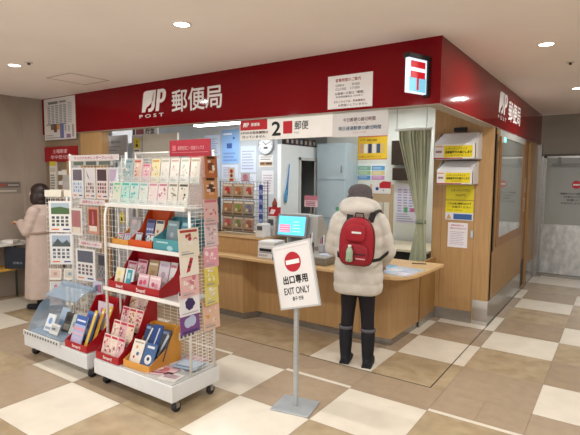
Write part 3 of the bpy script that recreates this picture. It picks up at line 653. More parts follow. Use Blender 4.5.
m.build('blue_box', None, 'small dark blue box between printer and exit sign', 'box', loc=(-2.895, 3.97, .741), bevel=.003)
for k, (x, y, h, cc, lab) in enumerate(((-3.20, 4.12, .15, 'd8d6d2', 'white desktop device left of the screen on the raised shelf'), (-3.20, 4.32, .22, 'c9c7c4', 'grey desktop device at the right end of the raised shelf'))):
    t = empty('desktop_device', (x, y, .936), label=lab, cat='device')
    m = MB(); m.box((-.05, -.06, 0), (.05, .07, h), mat(cc, .5)); m.build('body', t, bevel=.008)
    m = MB(); m.box((-.035, -.064, h*.55), (.035, -.0605, h*.85), mat('4c5058', .3)); m.build('display', t)
# small pink price sign and red packet behind the screen
t = empty('counter_sign', (-2.98, 4.73, .741), label='small pink and white counter sign above the terminal', cat='sign')
m = MB(); m.box((-.08, 0, .51), (.10, .006, .64), mat('d9b8c0', .5)); art(m, .18, .13, -.001, [('r', 0, .6, 1, 1, 'b8707e')]+rows(3, .1, .9, .08, .5, '8a4a5a', .5, rq), -.08, .51); m.build('panel', t)
m = MB(); m.box((-.01, .006, 0), (.01, .02, .57), STEEL); m.box((-.06, -.03, 0), (.06, .045, .015), STEELD); m.build('stand', t)
t = empty('figurine', (-3.20, 4.33, 1.157), label='small red standing packet with brown top beside the screen', cat='packet')
m = MB(); m.box((-.07, -.02, 0), (.07, .02, .10), mat('b01c2c', .4)); m.rings([[(.0+rr*math.cos(2*PI*j/12), rr*.6*math.sin(2*PI*j/12), z) for j in range(12)] for rr, z in ((.03, .10), (.035, .14), (.02, .17), (.008, .2))], mat('8a3c28', .5)); m.build('body', t)
m = MB(); m.quad([(-.06, -.021, .02), (0, -.021, .02), (.03, -.021, .07), (-.03, -.021, .08)], mat('e8dcdc', .4)); m.build('printed_label', t)

# scale tray with things
t = empty('scale_tray', (-2.50, 4.12, .741), (0, 0, .03), label='long flat grey metal tray on the worktop beside the customer', cat='tray')
m = MB(); m.prism([(-.17, 0), (.17, 0), (.18, .07), (-.18, .07)], 'x', -.19, .19, tex_mat('tray_metal', '7c7a72', '8c8a82', (2, 2, 30), 4, .35, 3, metal=.4)); m.build('body', t, bevel=.006)
m = MB(); m.box((-.195, -.185, .071), (.195, .185, .080), mat('a8a69e', .4, .2)); m.build('rim', t)
sheet('booklet', .16, .01, [], 'c4ccd8', .10, (-2.37, 4.05, .822), label='pale blue booklet lying on the grey tray', cat='booklet')
t = empty('tape_roll_cup', (-2.41, 4.19, .822), label='white cup with blue band standing on the grey tray', cat='cup')
m = MB(); m.cyl((0, 0, 0), .034, .095, mat('e4e6ec', .4), r2=.038); m.build('body', t)
m = MB(); m.cyl((0, 0, .03), .0368, .035, mat('3c4aa8', .4), r2=.0378); m.build('band', t, 'blue band')
for k, (x, y, h, c1, lab) in enumerate(((-2.58, 4.1, .12, '6a3c44', 'dark red pen stand on the grey tray'), (-2.64, 4.2, .16, '4a4e58', 'dark pen stand at the left of the grey tray'), (-2.52, 4.24, .14, 'b8bcc0', 'light grey pen stand at the back of the tray'))):
    t = empty('pen_stand', (x, y, .822), label=lab, cat='pen stand', group='pen stands on the grey tray')
    m = MB(); m.box((-.028, -.03, 0), (.028, .03, h*.6), mat(c1, .5)); m.build('holder', t, bevel=.003)
    for q in range(3):
        m = MB(); m.tube([(-.015+.014*q, 0, h*.3), (-.02+.02*q, .005, h+.02*q)], .005, mat(['c83a3a', '2a3a8a', 'e4e4e4'][q], .4)); m.build('pen', t)

# ------------------------------------------------------------------ grid rack of cards on the raised shelf
t = empty('wire_card_rack', (-3.62, 4.28, .936), label='grey wire rack of gift cards standing on the raised counter shelf', cat='card rack')
GM = mat('4c5458', .4, .4)
m = MB()
for i in range(15): x = -.36+.72*i/14; m.tube([(x, 0, 0), (x, 0, .60)], .0022, GM, 5)
for i in range(13): z = .01+.59*i/12; m.tube([(-.36, 0, z), (.36, 0, z)], .0022, GM, 5)
m.build('wire_grid', t)
for s_ in (-.36, .36):
    m = MB(); m.tube([(s_, -.12, .005), (s_, .12, .005)], .006, GM); m.tube([(s_, 0, 0), (s_, 0, .61)], .006, GM); m.build('foot', t)
for z in (.02, .20, .40):
    m = MB(); m.box((-.30, -.06, z), (.19, -.004, z+.004), GM); m.tube([(-.30, -.06, z+.03), (.19, -.06, z+.03)], .003, GM, 6); m.build('shelf', t)
rowsn = ['bottom', 'middle', 'top']; coln = ['left', 'centre', 'right']
for a in range(3):
    for b_ in range(3):
        base = ['98785c', '9c8a70', 'a4826c', '96765c', '988058', '8a8478', 'b09078', 'a88c68', 'b8a494'][a*3+b_]
        acc = ['b04a58', '6a7a4a', '8a5a4a', 'a86a3a', '7a8a3c', '6a6a8a', 'c02c34', 'b06a40', 'b84040'][a*3+b_]
        its = [('r', .06, .82, .94, .94, 'd8cfc0'), ('d', .5, .55, .26, acc), ('d', .35, .4, .12, 'c8b088'), ('d', .68, .38, .14, '6a5444'), ('r', .1, .08, .9, .16, '5a4436')]
        sheet('gift_card', .155, .175, its, base, .004, (-3.62-.215+.163*b_, 4.235, .936+.026+(0, .18, .38)[a]), (-.12, 0, 0), label='gift card in the %s row of the grey wire rack, %s one' % (rowsn[a], coln[b_]), cat='gift card', group='gift cards in the grey wire rack')
for k in range(4):
    sheet('blue_card', .055, .10, [('r', .1, .1, .9, .4, '8a9cd0'), ('r', .1, .55, .9, .9, '2c3c80')], '3f55a4', .004, (-3.62+.27, 4.268, .936+.14+.11*k), label='narrow blue card at the right side of the grey wire rack, %s of four' % ['lowest', 'second lowest', 'second highest', 'highest'][k], cat='card', group='blue cards on the grey wire rack')
for k in range(2):
    sheet('dark_packet', .07, .20, [('r', .2, .2, .8, .5, '5a7a6a'), ('r', .2, .6, .8, .8, '1c2a2c')], '2c3a3c', .01, (-3.62-.42+.08*k, 4.20, .936+.22), (0, 0, .3), label='dark packet hanging at the left of the grey wire rack, %s of two' % ['outer', 'inner'][k], cat='packet', group='dark packets beside the grey wire rack')
m = MB(); m.box((-.14, 0, 0), (.14, .10, .22), mat('8f8a84', .6)); m.build('carton', None, 'small grey carton at the left end of the raised shelf', 'box', loc=(-4.13, 4.2, .936), bevel=.003)
sheet('character_card', .10, .17, [('d', .5, .75, .25, 'c42830'), ('d', .5, .45, .22, '8a3430'), ('r', .2, .08, .8, .25, 'c43038')], 'e6dcc8', .004, (-3.845, 4.33, 1.53), label='cream card with red figure clipped to the rack top at left', cat='card')
sheet('character_card', .14, .10, [('d', .5, .5, .28, 'd88aa4'), ('r', .1, .05, .9, .15, 'c05a6a')], 'd8dcea', .004, (-3.63, 4.33, 1.54), label='pale card with pink picture clipped to the rack top at right', cat='card')
for x in (-3.845, -3.63):
    pass

# notices and boxes on the pillar
YB = 'e3cf1c'
def pbox(n, z, w_, h, d_, lab, black):
    t = empty('leaflet_box', (-1.46, PY-.002, z), (0, 0, 0), label=lab, cat='leaflet box', group='leaflet boxes on the pillar')
    x0, x1 = -w_/2, w_/2
    m = MB(); m.box((x0, -d_, 0), (x1, -d_+.006, h*.55), mat('e6e2dc', .5))
    art(m, w_, h*.55, -d_, [('r', .25, .10, .93, .88, YB), ('t', 'レターパックライト', .30, .60, .80, .76, '5a4a10', .02), ('t', '追跡番号付お届けします', .28, .36, .92, .54, '3a3010', .03), ('t', '370円', .42, .16, .7, .28, '6a5a18', .01),
        ('r', .0, .0, .7, .07, 'a81c2c'), ('r', .05, .4, .2, .56, '9a7a80'), ('r', .04, .8, .22, .86, 'd8823a')], x0, 0); m.build('front_panel', t, 'front panel with yellow label')
    m = MB(); m.quad([(x0, -d_, h*.55), (x1, -d_, h*.55), (x1, -.07, h), (x0+.04, -.07, h)], mat('e4e4e6', .5)); m.quad([(x0+.04, -.069, h-.002), (x1, -.069, h-.002), (x1, -d_+.002, h*.55-.002), (x0, -d_+.002, h*.55-.002)], mat('e4e4e6', .5)); m.build('top_flap', t)
    for xx in (x0, x1-.006):
        m = MB(); m.prism([(-d_, 0), (0, 0), (0, h), (-.07, h), (-d_, h*.55)], 'x', xx, xx+.006, mat('d8d6d4', .5)); m.build('side_panel', t)
    m = MB(); m.box((x0, -d_, -.003), (x1, 0, .003), mat('c8c4c0', .6)); m.build('bottom', t)
    m = MB(); m.quad([(x0-.02, -.003, h*.9), (x0+.08, -.003, h+.015), (x1-.06, -.003, h+.02), (x1+.01, -.003, h*.9)], mat('b8a488', .6)); m.build('back_flap', t, 'cardboard back flap')
    if black:
        m = MB(); m.box((-.08, -.03, h+.021), (.05, -.001, h+.065), BLACK); m.build('clip', t, 'black clip')
pbox(0, 1.80, .43, .28, .27, 'upper white and yellow leaflet box on the wooden pillar', True)
pbox(1, 1.535, .38, .245, .24, 'lower white and yellow leaflet box on the wooden pillar', False)
sheet('pillar_notice', .30, .165, [('t', 'レターパックプラス', .2, .55, .85, .75, '6a5c14', .02), ('t', '520円', .35, .25, .7, .42, '5a4c10', .01), ('r', 0, 0, 1, .03, 'b0a018')], 'd8cc24', .003, (-1.46, PY-.005, 1.355), label='yellow notice directly under the lower leaflet box', cat='notice')
sheet('pillar_notice', .30, .215, [('r', 0, .38, 1, 1, 'e3d61c'), ('t', 'こちらは窓口専用の出口です', .08, .80, .92, .9, '3a3418', .03), ('t', 'お並びください', .25, .62, .92, .72, '3a3418', .03), ('t', 'POST OFFICE', .08, .46, .6, .54, '8a7c1a', .01), ('r', .30, .04, .96, .32, '3a5e9c'), ('p', [(.04, .05), (.22, .05), (.13, .32)], 'c8a060'), ('r', .4, .12, .86, .2, '6a8ac0')], 'd8dce4', .003, (-1.46, PY-.005, 1.135), label='yellow notice with blue lower strip on the pillar', cat='notice')
sheet('pillar_notice', .215, .275, [('t', '営業時間外は', .15, .86, .8, .93, 'b86a7c', .02), ('t', 'お隣のATM又はゆうゆう', .1, .74, .92, .81, 'b86a7c', .02)]+[('r', .12, .62-.07*q, .85-.05*(q % 3), .635-.07*q, ['b08aa0', '9c9cc0'][q % 2]) for q in range(8)], 'e8e4ea', .003, (-1.468, PY-.005, .83), label='white notice with pink and violet lines, lowest on the pillar', cat='notice')

# ------------------------------------------------------------------ exit sign stand
t = empty('exit_sign_stand', (-1.79, 2.68, 0), label='grey metal floor stand with tilted white exit only board', cat='sign stand')
SG = tex_mat('stand_metal', 'aab0b4', 'bcc1c4', (2, 2, 30), 3, .35, 3, metal=.5)
M = Matrix.Rotation(.2, 4, 'Z')
m = MB(); m.box((-.14, -.12, 0), (.14, .12, .012), SG, M); m.build('base_plate', t, bevel=.003)
m = MB(); m.box((-.016, -.012, .012), (.016, .012, .80), SG); m.build('pole', t, bevel=.003)
bo = MB(); bo.box((-.163, -.008, -.222), (.163, .012, .222), mat('c4c6c6', .4, .3)); bd = bo.build('board_frame', t, loc=(.012, -.035, .940), rot=(-.10, -.265, .0), bevel=.003)
m = MB(); m.box((-.151, -.0095, -.21), (.151, -.0082, .21), mat('e4e2e2', .4)); m.build('board_face', bd, 'white board face')
m = MB()
n = 36; m.quad([(.068*math.cos(2*PI*i/n), -.0102, .09+.068*math.sin(2*PI*i/n)) for i in range(n)], mat('b51c2c', .4)); m.quad([(-.056, -.0110, .075), (.056, -.0110, .075), (.056, -.0110, .105), (-.056, -.0110, .105)], mat('ececec', .4)); m.build('no_entry_mark', bd, 'red round no entry mark')
m = MB(); text(m, '出口専用', -.10, -.055, .10, .0, BLACK, -.0102, .03); text(m, 'EXIT ONLY', -.105, -.125, .105, -.080, BLACK, -.0102, .015); text(m, '출구 전용', -.045, -.168, .045, -.142, mat('3c3c3c', .5), -.0102, .02); m.build('lettering', bd)
m = MB(); m.quad([(-.135, -.0101, .188), (.135, -.0101, .188), (.135, -.0101, .190), (-.135, -.0101, .190)], mat('b89094', .4)); m.build('border_line', bd)
m = MB(); m.box((-.03, .0, .76), (.03, .012, .90), SG); m.build('bracket', t, loc=(0, -.024, 0), rot=(-.05, 0, 0))

# ------------------------------------------------------------------ display racks
XL, XR = -3.25, -2.375
def gondola(name, x0, x1, lab, side_right=True):
    t = empty(name, ((x0+x1)/2, 2.30, 0), label=lab, cat='display rack')
    ox, oy = (x0+x1)/2, 2.30
    def B(*p): return [(a-ox, b-oy, c) for a, b, c in p]
    m = MB(); m.box(*B((x0, 2.08, .09), (x1, 2.535, .205)), RACK); m.build('base', t, bevel=.004)
    m = MB(); m.box(*B((x0+.01, 2.09, .2052), (x1-.01, 2.52, .212)), mat('b9bab8', .35)); m.build('deck', t)
    for cx, cy in ((x0+.06, 2.15), (x1-.04, 2.15), (x0+.06, 2.48), (x1-.04, 2.48)):
        c_ = empty('caster', (cx-ox, cy-oy, 0)); c_.parent = t
        m = MB(); m.cyl((-.012, 0, .033), .033, .024, mat('2c2c30', .5), 'x', 20); m.build('wheel', c_)
        m = MB(); m.box((-.02, -.014, .03), (.02, .014, .062), STEEL); m.cyl((0, 0, .055), .016, .035, STEEL); m.build('fork', c_)
    return t, B
def grid(m, ax, fixed, a0, a1, z0, z1, da, dz, r=.0018, B=None):
    n = max(1, round((a1-a0)/da)); k = max(1, round((z1-z0)/dz))
    for i in range(n+1):
        a = a0+(a1-a0)*i/n
        p = ((a, fixed, z0), (a, fixed, z1)) if ax == 'x' else ((fixed, a, z0), (fixed, a, z1))
        m.tube(B(*p), r*1.2, WIRE, 4, False)
    for i in range(k+1):
        z = z0+(z1-z0)*i/k
        p = ((a0, fixed, z), (a1, fixed, z)) if ax == 'x' else ((fixed, a0, z), (fixed, a1, z))
        m.tube(B(*p), r, WIRE, 4, False)
gr, B = gondola('display_rack', XL, XR, 'white wheeled shelf rack of greeting cards and packets nearest the camera')
m = MB(); grid(m, 'x', 2.495, XL+.02, XR-.02, .22, 1.76, .075, .025, B=B); m.build('back_grid', gr)
m = MB(); grid(m, 'y', XR-.012, 2.26, 2.49, .22, 1.40, .057, .025, B=B); m.build('side_grid', gr)
m = MB(); m.tube(B((XL+.012, 2.20, .21), (XL+.012, 2.20, 1.30), (XL+.012, 2.215, 1.35), (XL+.012, 2.26, 1.38), (XL+.012, 2.49, 1.385)), .011, WIRE, 10); m.build('side_tube', gr)
m = MB(); m.tube(B((XL+.012, 2.32, .21), (XL+.012, 2.32, 1.37)), .008, WIRE, 8); m.build('side_tube', gr)
for x, y, z in ((XL+.012, 2.495, 1.78), (XR-.012, 2.495, 1.78), (XR-.012, 2.262, 1.36)):
    m = MB(); m.tube(B((x, y, .21), (x, y, z)), .009, WIRE, 8); m.build('post', gr)
for z, yf in ((.735, 2.19), (1.064, 2.235), (1.375, 2.225)):
    m = MB(); m.box(*B((XL+.025, yf, z-.012), (XR-.03, 2.485, z)), mat('d2d2d0', .4)); s_ = m.build('shelf', gr)
    m = MB(); m.box(*B((XL, yf-.014, z-.014), (XR-.005, yf-.001, z+.014)), mat('ecebe8', .35)); m.build('shelf_lip', gr, bevel=.002)
m = MB(); m.tube(B((XL, 2.495, 1.775), (XR, 2.495, 1.775)), .009, WIRE, 8); m.build('top_bar', gr)

def lip_text(m, s, w, h, y, col='f4e4e4'): text(m, s, -w*.16, h*.28, w*.22, h*.72, mat(col, .4), y, .03)
def display_box(name, x0, x1, yf, yb, z, lip, back, col, lab, word=None, rz=0., cat='display box', mid=None):
    cx = (x0+x1)/2; W = (x1-x0)/2; D = yb-yf; mm = mat(col, .4, coat=.3); t = empty(name, (cx, yf, z+.001), (0, 0, rz), label=lab, cat=cat)
    m = MB(); m.box((-W, 0, 0), (W, D, .004), mm); m.build('bottom', t)
    m = MB(); m.box((-W, 0, .004), (W, .004, lip), mm); m.build('front_panel', t)
    m = MB(); m.box((-W, D-.004, .004), (W, D, back), mm); m.build('back_panel', t)
    for sx in (-W, W-.004):
        m = MB(); m.prism([(.004, .004), (D-.004, .004), (D-.004, back), (D*.84, back), (D*.5, lip+(back-lip)*.36), (.004, lip)], 'x', sx, sx+.004, mm); m.build('side_panel', t)
    if mid is not None:
        for q in mid:
            m = MB(); m.box((W*q-.002, .005, .004), (W*q+.002, D-.005, lip*1.2), mm); m.build('divider', t)
    if word:
        m = MB(); lip_text(m, word, 2*W, lip, -.0008); m.build('lettering', t, 'white lettering on the lip')
    return t
rc = random.Random(21)
def floral(base, acc, leaf='7a9a6a', title='a04050'):
    its = [('r', .08, .86, .92, .95, title)]
    for k in range(6): a, b = rc.uniform(.05, .7), rc.uniform(.25, .7); its.append(('r', a, b, a+rc.uniform(.1, .28), b+rc.uniform(.04, .16), rc.choice([acc, leaf, 'd8ccc4', 'e8e2da'])))
    for k in range(9): its.append(('d', rc.uniform(.15, .85), rc.uniform(.28, .78), rc.uniform(.03, .11), rc.choice([acc, acc, base, leaf, 'e4dcd4'])))
    its.append(('r', .1, .08, .7, .13, '9a9a9a')); its.append(('r', .1, .17, .5, .2, 'b0a8a8'))
    return its
def picture(acc, sky='c8d8e8'):
    return [('r', .06, .40, .94, .94, sky), ('p', [(.06, .40), (.94, .40), (.94, .55), (.6, .72), (.4, .55), (.2, .66), (.06, .5)], acc), ('r', .1, .25, .8, .3, '8a8a8a'), ('r', .1, .12, .6, .17, 'a8a8a8')]
def pack(name, cat, x, y, z, w_, h, bgc, items, lab, grp, tilt=-.35, rz=0., t=.006):
    return sheet(name, w_, h, items, bgc, t, (x, y, z), (tilt, 0, rz), lab, cat, grp, rough=.3)

# base of the near rack: red box, orange box
display_box('red_display_box', -3.23, -2.955, 2.085, 2.45, .212, .055, .47, 'a80f1e', 'tall red display box of steps of greeting packs on the base of the near rack', 'Smart!')
cols = [('e0c4bc', 'b84a54'), ('e8d4c8', 'c46a5a'), ('d8b0b4', 'a83a4c'), ('e4ccb8', 'b8703c')]
rn = ['front', 'second', 'third', 'rear']
for k in range(4):
    for q in range(3):
        b_, a_ = cols[(k+q) % 4]; n_ = 3
        xx = (-3.09-.085+.085*q) 
        pack('greeting_pack', 'card pack', xx, 2.110+.085*k, .222+.088*k, .083, .175, b_, floral(b_, a_, '9a5a6a', 'b83048'), 'red and cream card pack in the %s row of the tall red box, %s' % (rn[k], ['left', 'middle', 'right'][q]), 'card packs in the tall red box', -.30)
for k in range(3):   # step blocks under the upper rows
    pass
m = MB()
display_box('orange_display_box', -2.925, -2.655, 2.115, 2.43, .212, .05, .26, 'd9993e', 'yellow orange display box of blue stationery packs at the base corner', None, .06)
for k, (x, y, z, w_, h, c1, its, lab) in enumerate((
    (-2.862, 2.145, .225, .115, .18, 'eae6dc', [('d', .4, .7, .1, 'd8a04a'), ('d', .6, .45, .12, '5a6a9a'), ('d', .35, .3, .09, 'c84a4a'), ('r', .1, .86, .9, .92, 'b8a890')], 'white pack with dotted figures at the front left of the orange box'),
    (-2.733, 2.15, .225, .115, .175, '4a6a9c', [('d', .5, .35, .3, 'e8e8e6'), ('d', .5, .38, .12, '2c3a5a'), ('r', .2, .8, .8, .9, 'dfe4ec')], 'blue pack with white round picture at the front right of the orange box'),
    (-2.875, 2.235, .26, .085, .235, '33476e', [('p', [(.2, .1), (.4, .1), (.9, .9), (.7, .9)], 'd4d8dc'), ('r', .1, .85, .6, .93, '8a9cc0')], 'dark blue pen pack at the rear left of the orange box'),
    (-2.787, 2.24, .265, .085, .24, '2a4a8c', [('p', [(.3, .1), (.45, .1), (.7, .9), (.55, .9)], 'c8ccd4'), ('r', .1, .05, .9, .12, '9ab0d8')], 'bright blue pen pack in the rear middle of the orange box'),
    (-2.70, 2.245, .26, .085, .225, '3a4250', [('p', [(.1, .1), (.3, .1), (.9, .8), (.7, .9)], 'b8bcc4'), ('r', .1, .85, .8, .93, '6a7a9a')], 'grey black pen pack at the rear right of the orange box'))):
    pack('stationery_pack', 'stationery pack', x, y, z, w_, h, c1, its, lab, 'stationery packs in the orange box', -.42, .06)
for k, (x, y, z, w_, h, rz, c1, its, lab) in enumerate((
    (-2.585, 2.15, 0, .17, .13, .35, 'd8b4b8', [('d', .5, .5, .2, 'c0707c'), ('d', .3, .6, .12, 'e8d8d0'), ('r', .1, .1, .8, .2, '8a4a5a')], 'pink booklet lying at the front edge of the base deck'),
    (-2.50, 2.29, 0, .17, .13, .2, '9aaec2', [('r', .1, .3, .9, .9, 'b8c8d8'), ('r', .1, .1, .8, .2, '5a6a8a')], 'blue grey booklet lying near the side grid on the base deck'),
    (-2.575, 2.30, 0, .16, .12, -.1, 'cfc4c8', [('d', .5, .5, .22, 'b0b8c8'), ('r', .1, .1, .8, .18, 'a07a8a')], 'pale booklet lying beside the orange box on the base deck'),
    (-2.47, 2.11, 0, .13, .10, .2, 'd4d2ce', [('r', .15, .3, .85, .8, 'b49aa4')], 'small white booklet at the right front corner of the deck'),
    (-2.58, 2.42, 0, .16, .12, .1, 'a87a84', [('r', .1, .3, .9, .85, 'c8a4a8')], 'dark pink booklet lying at the back of the base deck'))):
    if k in (1, 2): zz = .2135+.009*(k == 1)*1
    else: zz = .2135
    sheet('booklet', w_*1.15, h*1.15, its, c1, .008, (x, y, zz+.008+(.009 if k == 1 else 0)), (-PI/2, 0, rz), lab, 'booklet', 'booklets on the base deck')

# wide red box on the lowest shelf
t = display_box('red_display_box', -3.215, -2.63, 2.20, 2.47, .735, .062, .26, 'a80f1e', 'wide red two bay display box on the lowest shelf of the near rack', None, 0, mid=[-.12])
m = MB(); text(m, 'Smart!', -.20, .018, -.12, .042, mat('f4e4e4', .4), -.0008, .03); m.build('lettering', t); m = MB(); text(m, 'Smart!', .04, .018, .14, .044, mat('f4e4e4', .4), -.0008, .03); m.build('lettering', t)
for k, (x, y, z, w_, h, c1, its, lab) in enumerate((
    (-3.14, 2.225, .748, .10, .15, 'e4dfc4', [('d', .4, .7, .2, 'e0d27a'), ('d', .5, .35, .18, 'c8a87a')], 'cream pack with yellow balloon at the front left of the wide red box'),
    (-3.03, 2.23, .748, .10, .15, 'dfe8ea', [('r', .2, .05, .8, .95, '4a9cae'), ('r', .3, .5, .6, .8, 'a8d4dc')], 'white and teal pack in the left bay of the wide red box'),
    (-2.87, 2.235, .748, .12, .13, 'e0b8c4', [('d', .3, .5, .16, 'c8506e'), ('d', .65, .55, .16, 'd0607a'), ('r', .08, .8, .92, .9, 'f0dce0')], 'pink card pack in front of the right bay, left one'),
    (-2.74, 2.235, .748, .12, .13, 'e6c6cc', [('d', .35, .5, .14, 'b85a74'), ('d', .65, .45, .16, 'd890a0'), ('r', .08, .8, .92, .9, 'f4e4e4')], 'pink card pack in front of the right bay, right one'),
    (-3.15, 2.34, .76, .11, .17, 'c8a8b4', floral('d8b8c4', 'b05a7a'), 'mauve pack standing at the rear left of the wide red box'),
    (-3.03, 2.34, .765, .11, .19, 'd4a4b4', floral('e0c0c8', 'c06a8a', '7aa48a'), 'pink flowery pack standing behind the teal pack'),
    (-2.90, 2.34, .765, .11, .20, 'b39a78', [('r', .1, .1, .9, .2, 'd8c8b0'), ('r', .1, .8, .9, .88, 'e0d4c0'), ('r', .3, .4, .7, .6, 'a08460')], 'tan kraft pack standing in the middle of the wide red box'),
    (-2.78, 2.34, .765, .11, .20, 'd9d0d8', [('d', .5, .5, .22, 'b8a0b4'), ('r', .1, .8, .9, .88, 'b8a8c4')], 'pale lilac pack at the rear of the right bay'),
    (-2.69, 2.35, .765, .07, .20, 'e2dcdf', [('d', .5, .4, .2, 'c8a4b0'), ('r', .1, .8, .9, .9, 'd0889a')], 'narrow white pink pack at the right end of the wide red box'))):
    pack('card_pack', 'card pack', x, y, z, w_, h, c1, its, lab, 'card packs in the wide red box', -.25)

# three boxes on the middle shelf
display_box('yellow_display_box', -3.225, -3.025, 2.245, 2.46, 1.064, .05, .13, 'd99a44', 'yellow orange display box at the left of the middle shelf')
display_box('orange_display_box', -3.01, -2.755, 2.245, 2.46, 1.064, .06, .27, 'd2521c', 'bright orange display box with high back in the middle shelf')
t = display_box('teal_display_box', -2.74, -2.43, 2.245, 2.465, 1.064, .09, .23, '4f9aa6', 'teal blue display box at the right of the middle shelf')
m = MB(); m.quad([(-.12, -.001, .062), (.0, -.001, .062), (.0, -.001, .072), (-.12, -.001, .072)], mat('b8dce0', .4)); m.quad([(.02+.03*math.cos(j*PI/8), -.001, .03+.018*math.sin(j*PI/8)) for j in range(16)], mat('a8d4dc', .4)); m.build('printed_mark', t)
for k, (x, y, z, w_, h, c1, its, lab) in enumerate((
    (-3.17, 2.27, 1.078, .07, .085, 'c8b8c4', floral('d0c0cc', '7a6aa0'), 'small lilac pack at the front left of the yellow box'),
    (-3.09, 2.272, 1.078, .07, .085, 'b8bcd4', floral('c4c8dc', '6a5a94'), 'small blue violet pack at the front right of the yellow box'),
    (-3.12, 2.36, 1.078, .12, .20, 'a9a9ae', [('r', .1, .75, .6, .9, 'c4b0b4'), ('r', .2, .2, .8, .5, 'b8b8c0')], 'tall grey pack leaning at the back of the yellow box'),
    (-2.96, 2.272, 1.078, .065, .10, 'c0d0dc', floral('d4dce4', '5a8aac'), 'small pale blue pack at the front left of the orange box'),
    (-2.83, 2.272, 1.078, .075, .10, 'c4dce0', floral('d8e4e8', 'a85a5a'), 'small pale pack at the front right of the orange box'),
    (-2.945, 2.36, 1.08, .09, .19, '6a74a4', [('r', .08, .86, .92, .97, '3a4064')]+[('d', .2+.3*i, .2+.2*j, .11, 'c8d0e8') for i in range(3) for j in range(3)], 'blue and white patterned pack behind in the orange box'),
    (-2.84, 2.36, 1.08, .09, .19, 'ddd8c8', [('r', .08, .86, .92, .97, '3a4a5c'), ('d', .35, .55, .14, 'c06a5a'), ('d', .65, .4, .12, '6a9a6a'), ('d', .4, .25, .12, 'd8b050')], 'cream patterned pack behind in the orange box'),
    (-2.66, 2.33, 1.09, .12, .19, '7f949c', [('d', .5, .45, .16, 'a8b4b8'), ('r', .1, .8, .8, .88, 'a8c4cc')], 'grey teal pack at the left in the teal box'),
    (-2.53, 2.345, 1.09, .12, .20, '5b8ba0', [('r', .1, .78, .9, .9, '9ac8d4'), ('d', .5, .4, .2, '7aaec0')], 'blue teal pack at the right in the teal box'))):
    pack('stationery_pack', 'stationery pack', x, y, z, w_, h, c1, its, lab, 'packs on the middle shelf', -.30 if 'front' in lab else -.22)

# acrylic two tier card stand on the top shelf
t = empty('acrylic_card_stand', ((XL+XR)/2, 2.24, 1.376), label='clear acrylic two tier card stand on the top shelf of the near rack', cat='card stand')
AC = mat('eef4f2', .08, alpha=.22, spec=.6)
W = .425
for y0, z0 in ((.0, .0), (.11, .165)):
    m = MB(); m.box((-W, y0, z0+.001), (W, y0+.09, z0+.006), AC); m.build('tier', t)
    m = MB(); m.box((-W, y0-.004, z0+.001), (W, y0-.001, z0+.055), AC); m.build('front_lip', t)
for sx in (-W-.004, W+.001):
    m = MB(); m.prism([(0, 0), (.22, 0), (.22, .36), (.12, .36), (0, .06)], 'x', sx, sx+.003, AC); m.build('side_panel', t)
m = MB(); m.box((-W, .214, .0), (W, .218, .36), AC); m.build('back_panel', t)
up = [('9fb4b8', '6a8c94', 'blue grey'), ('d9c0b4', 'b85a44', 'cream with red pots'), ('dcb4bc', 'c8647c', 'pink'), ('e2d8b0', 'c89a5c', 'pale yellow'), ('dfdcd4', 'b4b0a4', 'white with grey print'), ('e6e2dc', 'c8a8a0', 'white with rose print'), ('e8e6e0', 'b8bca8', 'plain white'), ('e4dfd4', 'b0a494', 'ivory')]
lo = [('d8dccc', '6ac0a0', 'pale green'), ('b4dcd4', '4ab0a8', 'turquoise'), ('c4dcd8', '5ab4b8', 'light turquoise'), ('d4dcd8', '8ab8b8', 'white and aqua'), ('e2d4d4', 'c890a0', 'blush'), ('e4d6d6', 'b87a8c', 'pale pink'), ('dfdcd2', '8a8478', 'white with grey leaves'), ('dcd8cc', '4a4a44', 'white with black dots')]
for k in range(8):
    xx = -3.18+.1045*k
    b_, a_, n_ = up[k]
    pack('greeting_card', 'greeting card', xx, 2.37, 1.376+.175, .088, .175 if k != 2 else .14, b_, floral(b_, a_, b_, a_), '%s greeting card in the upper tier of the clear stand' % n_, 'greeting cards in the upper tier', -.12)
    b_, a_, n_ = lo[k]
    pack('greeting_card', 'greeting card', xx-.005, 2.26, 1.376+.010, .092, .165, b_, floral(b_, a_, b_, a_), '%s greeting card in the lower tier of the clear stand' % n_, 'greeting cards in the lower tier', -.12)

# red header board
t = empty('header_board', (-2.605, 2.475, 1.378), label='red header board with faint white characters above the near rack', cat='sign')
m = MB(); m.box((-.21, 0, .365), (.21, .006, .485), mat('a02638', .45)); m.build('panel', t)
m = MB(); text(m, '郵便局窓口・収納ボックス', -.12, .41, .15, .44, mat('e0a8ac', .5), -.001, .0); m.quad([(-.18, -.001, .405), (-.14, -.001, .405), (-.14, -.001, .445), (-.18, -.001, .445)], mat('c8606a', .5)); m.quad([(-.19, -.001, .392), (.19, -.001, .392), (.19, -.001, .395), (-.19, -.001, .395)], mat('d88a90', .5)); m.build('lettering', t)
m = MB(); m.box((.0, 0, .0), (.17, .004, .364), mat('c03a30', .45)); m.build('stem_panel', t)

